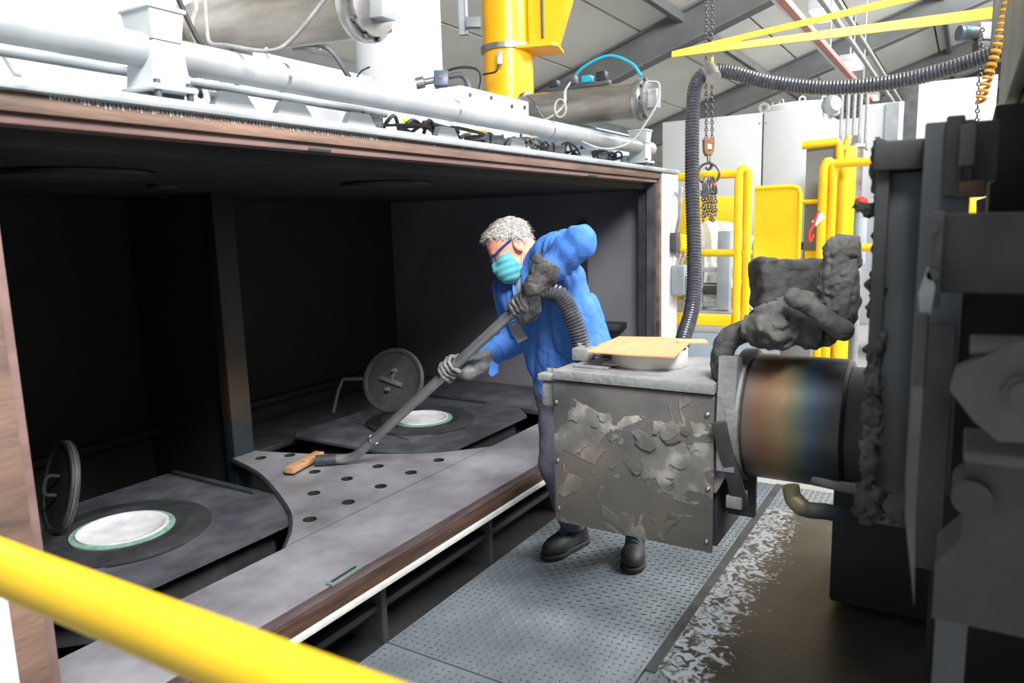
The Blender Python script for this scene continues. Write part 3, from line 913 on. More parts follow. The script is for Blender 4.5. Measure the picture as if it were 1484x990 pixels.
for k in range(20):
    x = 1.95 + 0.12 * k
    yy = 1.885 + .012 * (k % 4)
    pts = [V(x, yy + .02, ZT + .012)]
    for j in range(5):
        pts.append(V(x + (j + 1) * rr_.uniform(.06, .11), yy + rr_.uniform(-.012, .03), ZT + rr_.uniform(.02, .105)))
    pts.append(V(pts[-1][0] + .06, yy + .02, ZT + .012))
    cable(pts, rr_.choice((.006, .008, .010)), rr_.choice(('black_rubber', 'dark_metal', 'grey_cable', 'dark_metal')),
          'dark or grey cable in the tangle lying on the chamber top under the thick pipe', 'tangled cables on the chamber top', 6)
o = cable([AY(585, 175, 1.95), AY(610, 180, 1.96), AY(640, 194, 1.97), AY(652, 199, 1.95)], .008, 'yellow', 'yellow striped cable curling below the pipe near a white stiffener')
cable([AY(678, 192, 2.0), AY(700, 190, 2.02), AY(715, 195, 2.0)], .007, 'orange_coil', 'short orange cable in the tangle under the pipe')
for px, py, lab in ((535, 165, 'pale round fitting lying among cables left under the pipe'), (715, 208, 'pale round fitting lying among cables mid-way under the pipe'), (805, 213, 'pale round fitting under the pipe left of the control box'), (868, 226, 'pale round fitting under the pipe in front of the control box')):
    p = AY(px, py, 1.90)
    o = T('pipe_fitting', lab, 'fitting', p, 'round fittings on the chamber top')
    p = V(p[0], 1.90, ZT + .062)
    O('fitting_body', MB().lathe([(0, -.05), (.034, -.05), (.034, -.01), (.022, 0), (.022, .04), (.028, .045), (0, .05)], p, (.8, -.6, 0), 20), M['galv'], o)
    O('fitting_foot', MB().box(p[0] - .02, p[0] + .02, p[1] - .02, p[1] + .02, ZT + .0005, ZT + .03), M['galv'], o)
    O('fitting_ring', MB().lathe([(.03, -.03), (.0355, -.03), (.0355, -.02), (.03, -.02)], p, (.8, -.6, 0), 20, True), M['dark_metal'], o)

# ------------------------------------------------------------------ right-hand background
def vbox(mb, px0, px1, py0, py1, x, depth, bev=0.0):
    """upright box whose front face stands at hall position x"""
    a, b = AX(px0, py0, x), AX(px1, py1, x)
    return mb.box(x, x + depth, b[1], a[1], b[2], a[2], bev)


XC = 7.6
cab = T('white_cabinet', 'tall white double cabinet standing behind the yellow guard panels', 'cabinet', AX(1100, 430, XC))
a, mid, b = AX(960, 172, XC), AX(1106, 165, XC), AX(1187, 155, XC)
zt = 2.60
O('door_panel', MB().box(XC, XC + 1.2, mid[1] + .008, a[1], -0.015, zt, .006), M['white_cool'], cab)
O('door_panel', MB().box(XC, XC + 1.2, b[1], mid[1] - .008, -0.015, zt, .006), M['white_cool'], cab)
O('door_gap', MB().box(XC + .02, XC + 1.15, mid[1] - .01, mid[1] + .01, 0, zt - .01), M['dark_metal'], cab)
O('side_panel', MB().box(XC + .01, XC + 1.19, b[1] - .008, b[1] - .001, -0.015, zt - .01), M['white'], cab)
ey = mid[1]
O('lifting_eye', MB().lathe([(.028, -.01), (.05, -.01), (.05, .01), (.028, .01)], (XC + .03, ey, zt + .045), (1, 0, 0), 20, True), M['galv'], cab)
for z in (2.5, 1.9):
    for y in (ey + .03, ey - .03):
        O('panel_rivet', MB().cyl((XC + .001, y, z), (XC - .005, y, z), .008, n=8), M['steel'], cab)
p = AX(1162, 148, XC + .6)
dr = T('vent_drum', 'short white drum with lifting eyes on top of the white cabinet', 'drum', (p[0], p[1], zt))
O('drum_shell', MB().lathe([(0, zt + .001), (.36, zt + .001), (.36, zt + .09), (.33, zt + .11), (0, zt + .115)], (p[0], p[1], 0), n=40), M['white'], dr)
for k in range(8):
    q = 2 * math.pi * k / 8 + .2
    c = V(p[0] + .28 * math.cos(q), p[1] + .28 * math.sin(q), zt + .13)
    O('lifting_eye', MB().lathe([(.02, -.007), (.035, -.007), (.035, .007), (.02, .007)], c, (math.cos(q), math.sin(q), 0), 14, True), M['galv'], dr)
p = AX(1205, 152, XC + .2)
vl = T('pipe_valve', 'pale pipe assembly with a round valve right of the cabinet top', 'valve', p)
O('valve_body', MB().lathe([(0, -.06), (.07, -.06), (.09, -.02), (.09, .02), (.07, .06), (0, .06)], p, RIGHT * .4 - FWD, 20), M['flange'], vl)
for k in range(5):
    q = p + RIGHT * (.10 + .06 * k)
    O('riser_pipe', MB().tube(spline([q + V(0, 0, .10 + .04 * (k % 2)), q + V(0, 0, -.15), q + V(0, 0, -.32 - .05 * (k % 3)), q + V(.1, .0, -.4)], 5), .016, 8), M['galv' if k % 2 else 'grey_cable'], vl)
O('valve_rail', MB().tube([p + V(0, 0, .1) - RIGHT * .05, p + V(0, 0, .12) + RIGHT * .42], .02, 8), M['galv'], vl)
O('stand', MB().box(p[0] - .03, p[0] + .03, p[1] - .25, p[1] - .2, -.015, p[2] - .3), M['rafter'], vl)

# pale partition walls further back
pw = T('partition_wall', 'plain white partition wall right of the cabinet', 'partition', AX(1260, 300, 12.0))
for k, (px0, px1) in enumerate(((1197, 1243), (1243.3, 1310))):
    O('wall_panel', MB().box(12.0, 12.08, AX(px1, 300, 12.0)[1], AX(px0, 300, 12.0)[1], -.015, AX(px0, 175 - 22 * k, 12.0)[2]), M['white'], pw)
O('wall_post', vbox(MB(), 1284, 1289, 150, 420, 11.95, .04), M['flange'], pw)
gp = T('grey_enclosure', 'large pale grey enclosure panel behind the dark post', 'enclosure', AX(1370, 300, 9.0))
O('enclosure_panel', MB().box(9.0, 10.2, AX(1440, 200, 9.0)[1], AX(1315, 200, 9.0)[1], -.015, AX(1315, 122, 9.0)[2]), M['white_cool'], gp)
O('edge_seam', vbox(MB(), 1312, 1315, 124, 420, 8.99, .06), M['dark_metal'], gp)

# lamps under the roof
for k, (px, py, d, sc, lab) in enumerate(((1195, 18, 9.5, 1.0, 'white box lamp under the roof nearest, above the yellow jib arm'), (1234, 93, 12, 1.0, 'white box lamp under the roof just below the jib arm'),
                                          (1262, 140, 16, 1.0, 'white box lamp under the roof right of the hose sag'), (1275, 168, 19, 1.0, 'smallest white box lamp under the roof, farthest away'))):
    c = A(px, py, d)
    o = T('hall_lamp', lab, 'lamp', c, 'box lamps under the hall roof')
    O('lamp_case', MB().box(c[0] - .35, c[0] + .35, c[1] - .15, c[1] + .15, c[2] - .02, c[2] + .10, .02), M['white'], o)
    O('diffuser', MB().box(c[0] - .32, c[0] + .32, c[1] - .13, c[1] + .13, c[2] - .05, c[2] - .021, .01), M['lamp_white'], o)
    for s in (-.2, .2):
        zr = RA - RS * c[1]
        O('drop_rod', MB().cyl((c[0] + s, c[1], c[2] + .10), (c[0] + s, c[1], max(zr, c[2] + .2)), .012, n=6), M['galv'], o)
c0, c1 = AX(1128, -5, 7.0), AX(1222, 112, 13.5)
yv, zv = c0[1], c0[2]
o = T('cable_trunking', 'long pinkish red cable trunking running away under the roof', 'trunking', (8, yv, zv))
O('trunk', MB().box(5.5, 14, yv - .05, yv + .05, zv - .03, zv + .03, .004), M['conduit_red'], o)
O('trunk_lid', MB().box(5.5, 14, yv + .02, yv + .052, zv - .034, zv + .01), M['white'], o)
for x in (6.5, 9.8, 13):
    O('hanger', MB().cyl((x, yv, zv), (x, yv, RA - RS * yv), .01, n=6), M['galv'], o)
for i, (px, py, x, r) in enumerate(((1212, 30, 8, .03), (1232, 30, 8, .025))):
    q = AX(px, py, x)
    o = tag(O('roof_conduit', MB().tube([(5.5, q[1], q[2]), (11, q[1], q[2]), (16, q[1], q[2])], r, 8), M['grey_cable']),
            ('dark thick' if i == 0 else 'pale thin') + ' conduit running under the roof right of the trunking', 'conduit')

# yellow guard panels and the wrapped machine
o = T('safety_barrier', 'tall yellow sheet guard panel with a rounded corner, right of the handrail post', 'guard panel', AX(1124, 425, 6.4))
a, b = AX(1094, 273, 6.4), AX(1155, 428, 6.4)
wy, hz = a[1] - b[1], a[2] - b[2]
poly = [(0, 0), (wy, 0), (wy, hz - .05), (wy - .015, hz - .015), (wy - .05, hz), (0, hz)]
O('sheet', MB().prism(poly, (6.4, a[1], b[2]), (0, -1, 0), (0, 0, 1), (.03, 0, 0)), M['yellow'], o)
O('edge_tube', MB().tube([(6.4, a[1], a[2]), (6.4, b[1] + .06, a[2]), (6.4, b[1] + .015, a[2] - .015), (6.4, b[1], a[2] - .06), (6.4, b[1], b[2])], .018, 8), M['yellow'], o)
O('foot_post', MB().box(6.4, 6.43, b[1] + .1, b[1] + .16, .844, b[2]), M['yellow'], o)
O('foot_post', MB().box(6.4, 6.43, a[1] - .16, a[1] - .1, .844, b[2]), M['yellow'], o)
o = T('safety_barrier', 'low pale yellow guard panel behind the hanging chains', 'guard panel', AX(1020, 400, 6.8))
a, b = AX(975, 288, 6.8), AX(1066, 420, 6.8)
O('sheet', MB().box(6.8, 6.83, b[1], a[1], 0.87, a[2], .008), M['yellow'], o)
O('post', MB().box(6.84, 6.88, b[1] + .02, b[1] + .07, .844, a[2] - .02), M['yellow'], o)
O('post', MB().box(6.84, 6.88, a[1] - .09, a[1] - .04, .844, a[2] - .02), M['yellow'], o)

o = T('steel_stand', 'blue-grey welded steel stand behind the lower handrail', 'stand', AX(1040, 450, 5.9))
for px0, px1, py0, py1 in ((1040, 1056, 335, 450), (1013, 1016, 350, 450)):
    O('upright', vbox(MB(), px0, px1, py0, py1, 5.9, .08, .004), M['steel_blue'], o)
for py in (388, 412, 438):
    O('crossbar', vbox(MB(), 1000, 1040, py, py + 7, 5.93, .05, .003), M['steel_blue'], o)
cq = AX(1030, 425, 5.9)
O('motor', MB().cyl((5.97, cq[1] + .07, cq[2] + .03), (5.97, cq[1] - .07, cq[2] + .03), .05, n=20), M['dark_metal'], o)
O('foot_sheet', vbox(MB(), 985, 1062, 450, 459, 5.86, .5), M['concrete'], o)


def film_sheet():
    nx, nz = 26, 22
    vs, fs = [], []
    for i in range(nx):
        for j in range(nz):
            u, v = i / (nx - 1), j / (nz - 1)
            px = 1000 + 92 * u + 6 * math.sin(5 * v + 3 * u)
            py = 320 + (110 + 18 * math.sin(7 * u)) * v + 14 * (2 * u - .7) ** 2
            d = 6.05 + .05 * math.sin(13 * u + 4 * v) + .04 * math.sin(23 * u - 9 * v) + .12 * (1 - v)
            vs.append(A(px, py, d))
    for i in range(nx - 1):
        for j in range(nz - 1):
            fs.append((i * nz + j, (i + 1) * nz + j, (i + 1) * nz + j + 1, i * nz + j + 1))
    return MB().add(vs, fs)


o = O('plastic_film', film_sheet(), M['film'], angle=180)
tag(o, 'crumpled clear plastic film draped over the steel stand', 'plastic film')
wsm = o.modifiers.new('thickness', 'SOLIDIFY')
wsm.thickness = .002

# grey machine column with yellow edges
o = T('machine_column', 'grey machine column with yellow edge tubes behind the right handrail', 'machine', AX(1190, 400, 6.6))
O('panel', vbox(MB(), 1169, 1212, 212, 420, 6.6, .5), M['grey_panel'], o)
a, b = AX(1163, 211, 6.55), AX(1214, 205, 6.55)
O('edge_tube', MB().tube([a, b, AX(1217, 212, 6.55), AX(1216, 300, 6.55), (6.55, AX(1216, 300, 6.55)[1], -.015)], .032, 12), M['yellow'], o)
O('edge_tube', MB().tube([AX(1162, 293, 6.55), AX(1190, 292, 6.55)], .02, 10), M['yellow'], o)
O('base_cover', vbox(MB(), 1166, 1192, 364, 420, 6.55, .4), M['yellow'], o)
O('base_foot', vbox(MB(), 1155, 1180, 352, 362, 6.9, .3), M['dark_metal'], o)
a = A(1184, 318, 5.62)
o = T('safety_tag', 'white tag with a red hook hanging on the handrail post', 'tag', a)
O('tag_plate', MB().obox(a + RIGHT * .01, (nrm(RIGHT * .7 + UP * .7), nrm(-RIGHT * .7 + UP * .7), FWD), (.05, .025, .004), .002), M['white'], o)
O('red_hook', MB().tube(spline([A(1186, 306, 5.60), A(1179, 326, 5.6), A(1173, 338, 5.6), A(1174, 350, 5.6), A(1179, 340, 5.6)], 6), .010, 8), M['red'], o)

# handrails
def rail_tube(t, name, pts, r=.029, mat='yellow_worn'):
    O(name, MB().tube(pts, r, 14), M[mat], t)


D1 = 5.0
ZD = .844
hr = T('handrail', 'yellow tubular handrail ending in a double post beside the hanging hose', 'handrail', A(1072, 520, D1))
top = A(1071, 250, D1)
xr, yr = top[0], top[1]
zf = -.018
sx = 0.062 * nrm(RIGHT * V(1, 1, 0))
rail_tube(hr, 'top_rail', [(xr, yr, 1.895), (xr, 2.4, 1.895)])
rail_tube(hr, 'mid_rail', [(xr, yr, 1.36), (xr, 2.4, 1.36)], .026)
rail_tube(hr, 'post', [(xr, yr, ZD), (xr, yr, 1.895), ])
rail_tube(hr, 'post', [(xr, yr, 1.88)] + [V(xr, yr, 1.895) + sx * q + V(0, 0, .032 * math.sin(math.pi * q)) for q in np.linspace(0, 1, 7)] + [V(xr, yr, ZD) + sx])
O('bolt_head', MB().cyl(V(xr, yr, 1.36) + sx * .5, V(xr, yr, 1.36) + sx * 1.6, .016, n=10), M['yellow_worn'], hr)
O('toe_board', MB().box(xr - .01, xr + .02, yr + .03, 2.4, 0.8445, 0.925, .004), M['yellow'], hr)
pl = T('raised_platform', 'grey raised platform carrying the handrail and stand', 'platform', (5.6, 1.9, -.02))
O('deck', MB().box(xr - .03, 7.4, 1.05, 2.45, 0.80, 0.843, .004), M['concrete'], pl)
O('deck_skirt', MB().box(xr - .02, xr + .0, 1.05, 2.45, 0.52, 0.799), M['steel_blue'], pl)
O('deck_kick', MB().box(xr + .05, xr + .09, 1.05, 2.45, -.018, 0.519), M['grey_panel'], pl)
hz_ = O('hazard_strip', MB().box(xr - .024, xr - .021, 1.08, 1.55, 0.535, 0.575), M['yellow'], pl)

D2 = 5.6
hr = T('handrail', 'yellow tubular handrail at the right behind the caked dark post', 'handrail', A(1200, 420, D2))
top = A(1194, 238, D2)
xr2, yr2, zr2 = top
rail_tube(hr, 'top_rail', [V(xr2, yr2, zr2) + sx, (xr2 + .05, -0.6, zr2)], .032)
rail_tube(hr, 'post', [(xr2, yr2, zf), (xr2, yr2, zr2 - .03)] + [V(xr2, yr2, zr2 - .03) + sx * q * 1.1 + V(0, 0, .05 * math.sin(math.pi * q)) for q in np.linspace(0.1, 1, 7)] + [V(xr2, yr2, zf) + sx * 1.1], .034)
q = A(1222, 260, D2 + .2)
rail_tube(hr, 'post', [(q[0], q[1], zf), (q[0], q[1], zr2)], .032)
rail_tube(hr, 'mid_rail', [V(xr2, yr2, A(1200, 360, D2)[2]) + sx, (xr2 + .05, -0.6, A(1200, 360, D2)[2])], .03)
q0, q1 = A(1232, 212, D2 + .3), A(1226, 300, D2 + .3)
o = T('slanted_guard', 'narrow yellow upright guard leaning behind the right handrail', 'guard', (q0[0], q0[1], zf))
O('guard_face', MB().obox((q0 + V(q0[0], q0[1], zf)) / 2, (RIGHT * V(1, 1, 0), (0, 0, 1), FWD * V(1, 1, 0)), (.045, (q0[2] - zf) / 2, .03), .008), M['yellow'], o)
O('guard_cap', MB().obox(q0 + V(0, 0, .02) - RIGHT * .03, (nrm(RIGHT * .3 + UP), RIGHT, FWD), (.06, .02, .028), .006), M['yellow_worn'], o)
q = A(1248, 290, 6.4)
o = T('filter_bowl', 'red-topped clear filter cylinder right of the handrail', 'filter', (q[0], q[1], -.015))
O('glass', MB().cyl((q[0], q[1], q[2] - .55), (q[0], q[1], q[2] - .06), .055, n=20), M['steel_blue'], o)
O('red_cap', MB().lathe([(0, 0), (.05, 0), (.06, .03), (.05, .07), (.02, .09), (0, .09)], (q[0], q[1], q[2] - .06), n=20), M['red'], o)
O('stand_pipe', MB().cyl((q[0], q[1], -.015), (q[0], q[1], q[2] - .55), .03, n=12), M['galv'], o)
q = A(1238, 290, 6.7)
o = T('steel_pipe', 'vertical brownish steel pipe right of the handrail posts', 'pipe', (q[0], q[1], -.015))
O('pipe_tube', MB().cyl((q[0], q[1], -.015), (q[0], q[1], A(1238, 215, 6.7)[2]), .06, n=20), M['steel_cyl'], o)
O('pipe_cap', MB().cyl((q[0], q[1], A(1238, 215, 6.7)[2]), (q[0], q[1], A(1238, 210, 6.7)[2]), .07, n=20), M['galv'], o)
q = A(1390, 295, 6.0)
o = T('cream_panel', 'cream wall panel glimpsed through the gap in the dark machine', 'panel', (q[0], q[1], 0))
O('panel', MB().box(6.6, 6.65, -0.9, .6, 1.2, 2.0), M['tub_white'], o)
O('panel_leg', MB().box(6.6, 6.65, -.2, -.1, -.015, 1.2), M['tub_white'], o)
O('yellow_cover', vbox(MB(), 1398, 1425, 286, 325, 5.2, .2, .01), M['yellow'], o)

# electrical boxes on the white right frame
q = AY(978, 352, 1.715)
o = T('wall_socket', 'yellow and grey connector block on the white right frame', 'connector', q)
xq = 4.9
O('yellow_body', MB().box(4.93, 5.06, 1.66, 1.714, q[2] - .045, q[2] + .055, .006), M['yellow'], o)
O('grey_clamp', MB().box(4.84, 4.925, 1.672, 1.714, q[2] - .06, q[2] + .07, .004), M['dark_metal'], o)
q2 = AY(978, 405, 1.715)
o = T('switch_box', 'pale grey switch box on the white right frame below the connector', 'switch box', q2)
O('case', MB().box(4.86, 5.06, 1.62, 1.714, q2[2] - .10, q2[2] + .10, .01), M['flange'], o)
O('cover', MB().box(4.88, 5.04, 1.60, 1.6195, q2[2] - .08, q2[2] + .03, .006), M['galv'], o)
O('gland', MB().cyl((4.98, 1.65, q2[2] - .135), (4.98, 1.65, q2[2] - .101), .022, n=12), M['galv'], o)
for i, (a_, b_) in enumerate(((4.88, .09), (4.97, .1))):
    cable([V(a_, 1.68, q2[2] + .101), V(a_ + .02, 1.66, q2[2] + .17), V(a_ + .03, 1.69, q[2] - .09), V(a_ + .02, 1.70, q[2] - .061)], .009, 'grey_cable', ('left' if i == 0 else 'right') + ' one of two short grey leads joining connector and switch box on the frame', 'leads on the right frame', 8)
cable([V(4.90, 1.69, q[2] + .071), V(4.88, 1.66, q[2] + .2), V(4.93, 1.67, q[2] + .36), V(5.0, 1.69, q[2] + .33), V(5.05, 1.72, q[2] + .2)], .013, 'grey_cable', 'thick grey cable arching above the connector on the right frame')

# ------------------------------------------------------------------ jib arm, hose and chain hoist
tip = A(974, 79, 4.45)
e1, e2 = A(1500, 11, 3.9), A(1400, -22, 4.9)
jb = T('jib_arm', 'yellow forked jib arm carrying the black hose', 'jib arm', tip)
fork = A(1082, 62, 4.42)


def bar(name, p0, p1, w0, w1, th, t):
    ax = nrm(p1 - p0)
    sd = nrm(np.cross((0, 0, 1), ax))
    vs = []
    for p, wd in ((p0, w0), (p1, w1)):
        for sg, zz in ((-1, -1), (1, -1), (1, 1), (-1, 1)):
            vs.append(p + sd * th * sg + V(0, 0, wd * zz))
    O(name, MB().add(vs, [(3, 2, 1, 0), (4, 5, 6, 7), (0, 1, 5, 4), (1, 2, 6, 5), (2, 3, 7, 6), (3, 0, 4, 7)]), M['yellow'], t)


bar('front_bar', tip, e1, .016, .030, .012, jb)
bar('rear_bar', tip + nrm(e2 - tip) * .02 + V(0, 0, .004), e2, .013, .026, .012, jb)
O('tip_plate', MB().prism([(0, -.016), (.42, -.006), (.42, .040), (0, .016)], tip + RIGHT * .0, nrm((e1 + e2) / 2 - tip), (0, 0, 1), FWD * .02), M['yellow'], jb)
O('spigot', MB().cyl(A(1032, 83, 4.42), A(1032, 97, 4.42), .009, n=10), M['yellow_worn'], jb)


def ribbed(pts, r, pitch=.017, amp=.10):
    P = resample(spline(pts, 16), pitch / 4)
    R = [r * (1 + amp * (1, .5, -1, .3)[i % 4] * .6) for i in range(len(P))]
    return MB().tube(P, R, 18)


hs = T('suction_hose', 'black ribbed suction hose slung under the yellow jib arm and hanging to the box', 'hose', A(1000, 495, 4.2))
hp = [A(1470, 64, 3.75), A(1400, 92, 3.9), A(1300, 118, 4.1), A(1200, 127, 4.25), A(1120, 120, 4.35), A(1060, 105, 4.42), A(1030, 103, 4.42), A(1010, 120, 4.42), A(1004, 160, 4.42), A(1003, 260, 4.38), A(1006, 370, 4.3), A(1004, 440, 4.2), A(990, 492, 4.05), A(978, 540, 3.9), A(965, 620, 3.8)]
O('hose_wall', ribbed(hp, .040, .019, .13), M['hose'], hs)
O('hose_clip', MB().tube([A(1026, 100, 4.40), A(1034, 114, 4.36)], .05, 12), M['steel'], hs)

ch0 = A(1027, 215, 4.75)
hk = T('chain_hoist', 'chain hoist with a worn orange hook block and a ring of short chains', 'chain hoist', ch0)


def chain(pts, link=.030, r=.0042):
    P = resample(pts, link * .74)
    mb = MB()
    for i in range(len(P) - 1):
        ax = nrm(P[i + 1] - P[i])
        u, w2 = perp(ax)
        if i % 2:
            u = w2
        c = (P[i] + P[i + 1]) / 2
        h, wd = link * .5 - r, link * .30
        ring = [c + ax * (h * math.cos(q) ) + u * wd * math.sin(q) for q in np.linspace(0, 2 * math.pi, 9)]
        mb.tube(ring, r, 4, caps=False)
    return mb


for px in (1023.5, 1032):
    tag(O('hoist_chain', chain([A(px, -30, 4.78), A(px, 206, 4.75)]), M['chain'], hk), kind='stuff')
O('hook_block', MB().prism([(-.034, .05), (.034, .05), (.03, -.03), (.018, -.055), (-.018, -.055), (-.03, -.03)], ch0 - FWD * .02 + UP * .01, RIGHT, UP, FWD * .05), M['hook_brown'], hk)
O('block_window', MB().obox(ch0 - FWD * .022 + UP * .005, (RIGHT, UP, FWD), (.013, .016, .003)), M['galv'], hk)
O('swivel', MB().tube([ch0 - UP * .045, ch0 - UP * .085], .012, 8), M['chain'], hk)
rc = A(1027, 252, 4.72)
O('ring', MB().tube([rc + (RIGHT * math.cos(q) + UP * math.sin(q)) * .068 for q in np.linspace(0, 2 * math.pi, 25)], .008, 8, caps=False), M['chain'], hk)
O('hook', MB().tube(spline([ch0 - UP * .085, ch0 - UP * .11 + RIGHT * .02, ch0 - UP * .135, ch0 - UP * .12 - RIGHT * .02], 6), .010, 8), M['chain'], hk)
for k, (px, ln) in enumerate(((1019, 322), (1022, 316), (1026, 314), (1030, 320), (1033, 322), (1037, 314))):
    tag(O('sling_chain', chain([A(1027 + (px - 1027) * .6, 264, 4.70 + .01 * (k % 3)), A(px, 285, 4.68 + .015 * (k % 3)), A(px, ln, 4.68 + .015 * (k % 3))], .032, .005), M['chain'], hk), kind='stuff')
    O('sling_hook', MB().tube(spline([A(1027 + (px - 1027) * .5, 257, 4.69 + .01 * k), A(px, 266, 4.66 + .01 * k), A(px + 1, 280, 4.66 + .01 * k), A(px - 3, 276, 4.66 + .01 * k)], 5), .008, 6), M['chain'], hk)
O('load_tag', MB().cyl(A(1021, 281, 4.62), A(1021, 281, 4.61), .026, n=16), M['dark_metal'], hk)
O('red_latch', MB().obox(A(1036, 268, 4.63), (RIGHT, UP, FWD), (.008, .012, .006), .003), M['red'], hk)

# motor and coiled cable at the top right
mc = A(1408, 48, 4.3)
o = T('hoist_motor', 'small blue and grey electric motor below the jib arm at the top right', 'motor', mc)
O('motor_barrel', MB().cyl(mc - RIGHT * .07, mc + RIGHT * .03, .042, n=20), M['dark_metal'], o)
O('motor_cap', MB().cyl(mc - RIGHT * .075, mc - RIGHT * .055, .0435, n=20), M['navy_box'], o)
O('name_plate', MB().obox(mc - RIGHT * .04 + UP * .012 - FWD * .041, (RIGHT, UP, FWD), (.012, .01, .004)), M['teal_cable'], o)
O('gearbox', MB().obox(mc + RIGHT * .075, (RIGHT, UP, FWD), (.045, .05, .04), .006), M['flange'], o)
O('mount', MB().obox(mc + RIGHT * .06 - UP * .075, (RIGHT, UP, FWD), (.04, .03, .03), .004), M['dark_metal'], o)
O('mount_rail', MB().obox(mc + RIGHT * .16 - UP * .02, (RIGHT, UP, FWD), (.05, .02, .02), .003), M['dark_metal'], o)
axp = resample([A(1466, -20, 3.3), A(1447, 62, 3.35), A(1432, 110, 3.4), A(1420, 148, 3.45)], .0025)
co = []
for i, p in enumerate(axp):
    q = i * .55
    co.append(p + RIGHT * .017 * math.cos(q) + FWD * .017 * math.sin(q))
o = O('coiled_cable', MB().tube(co, .0085, 6), M['orange_coil'])
tag(o, 'orange coiled cable hanging at the upper right edge', 'cable')
o = T('hanging_chain', 'thin black chain hanging at the upper right behind the dark machine', 'chain', A(1415, 150, 3.9))
tag(O('chain_links', chain([A(1424, 40, 3.9), A(1420, 100, 3.9), A(1415, 190, 3.9)], .03, .004), M['chain'], o), kind='stuff')
O('chain_hook', MB().tube(spline([A(1415, 188, 3.9), A(1417, 194, 3.9), A(1414, 199, 3.9)], 5), .006, 6), M['chain'], o)
o = T('runway_beam', 'grey crane runway beam crossing the top right corner', 'beam', A(1460, 10, 3.7))
bar_pts = (A(1424, 70, 3.6), A(1452, -40, 3.5))
q0, q1 = A(1395, 140, 3.55), A(1462, -60, 3.2)
O('beam_web', MB().cyl(A(1448, 60, 3.5), A(1462, -60, 3.3), .035, n=10), M['galv'], o)
O('beam_flange', MB().cyl(A(1440, 72, 3.55), A(1449, -60, 3.4), .015, n=8), M['flange'], o)

# ------------------------------------------------------------------ dusty steel box with tub and cardboard
def peeled():
    m = pm('peeling_scale', (90, 90, 92), (112, 111, 110), 7, 0.6, bump=0.12, bscale=90, metal=0.25)
    nt = m.node_tree
    b = nt.nodes['Principled BSDF']
    tc = nt.nodes.new('ShaderNodeTexCoord')

    def noise(sc, det, dist=0.0, off=(0, 0, 0)):
        mp = nt.nodes.new('ShaderNodeMapping')
        mp.inputs['Location'].default_value = off
        nt.links.new(tc.outputs['Object'], mp.inputs[0])
        n = nt.nodes.new('ShaderNodeTexNoise')
        n.inputs['Scale'].default_value = sc
        n.inputs['Detail'].default_value = det
        n.inputs['Distortion'].default_value = dist
        nt.links.new(mp.outputs[0], n.inputs['Vector'])
        return n

    def ramp(src, stops, mode='LINEAR'):
        r = nt.nodes.new('ShaderNodeValToRGB')
        r.color_ramp.interpolation = mode
        e = r.color_ramp.elements
        e[0].position, e[0].color = stops[0][0], lin(stops[0][1])
        e[1].position, e[1].color = stops[-1][0], lin(stops[-1][1])
        for p, c in stops[1:-1]:
            q = e.new(p)
            q.color = lin(c)
        nt.links.new(src, r.inputs[0])
        return r

    def mix(f, a, c):
        x = nt.nodes.new('ShaderNodeMix')
        x.data_type = 'RGBA'
        nt.links.new(f, x.inputs[0])
        nt.links.new(a, x.inputs[6])
        nt.links.new(c, x.inputs[7])
        return x.outputs[2]

    base = ramp(noise(4.5, 6).outputs[0], [(0.3, (72, 73, 76)), (0.5, (96, 95, 94)), (0.66, (110, 105, 98)), (0.8, (100, 106, 113))])
    flake = noise(8.5, 10, 0.7, (3, 1, 2))
    sp = nt.nodes.new('ShaderNodeSeparateXYZ')
    nt.links.new(tc.outputs['Object'], sp.inputs[0])
    mr = nt.nodes.new('ShaderNodeMapRange')
    mr.inputs[1].default_value, mr.inputs[2].default_value = .548, 1.061
    nt.links.new(sp.outputs[2], mr.inputs[0])
    zone = ramp(mr.outputs[0], [(0.0, (120, 120, 120)), (0.38, (140, 140, 140)), (0.52, (226, 226, 226)), (0.68, (214, 214, 214)), (0.86, (60, 60, 60))])
    ad = nt.nodes.new('ShaderNodeMath')
    ad.operation = 'MULTIPLY_ADD'
    ad.inputs[1].default_value = .16
    nt.links.new(zone.outputs[0], ad.inputs[0])
    nt.links.new(flake.outputs[0], ad.inputs[2])
    fm = ramp(ad.outputs[0], [(0.575, (0, 0, 0)), (0.59, (255, 255, 255))])
    low = ramp(mr.outputs[0], [(0.30, (170, 170, 170)), (0.52, (0, 0, 0))])
    light = ramp(noise(11, 5, 0, (7, 2, 0)).outputs[0], [(0.35, (96, 96, 95)), (0.55, (122, 120, 117)), (0.68, (166, 163, 158))])
    c1 = mix(fm.outputs[0], base.outputs[0], light.outputs[0])
    warm = ramp(noise(3.2, 4, 0, (9, 4, 5)).outputs[0], [(0.56, (0, 0, 0)), (0.72, (150, 150, 150))])
    wc = nt.nodes.new('ShaderNodeRGB')
    wc.outputs[0].default_value = lin((146, 124, 102))
    c2 = mix(warm.outputs[0], c1, wc.outputs[0])
    bc = nt.nodes.new('ShaderNodeRGB')
    bc.outputs[0].default_value = lin((104, 98, 90))
    c2 = mix(low.outputs[0], c2, bc.outputs[0])
    nt.links.new(c2, b.inputs['Base Color'])
    bp = nt.nodes.new('ShaderNodeBump')
    bp.inputs['Strength'].default_value = 0.7
    bp.inputs['Distance'].default_value = 0.004
    nt.links.new(fm.outputs[0], bp.inputs['Height'])
    old = [n for n in nt.nodes if n.type == 'BUMP' and n != bp][0]
    nt.links.new(bp.outputs[0], old.inputs['Normal'])
    return m


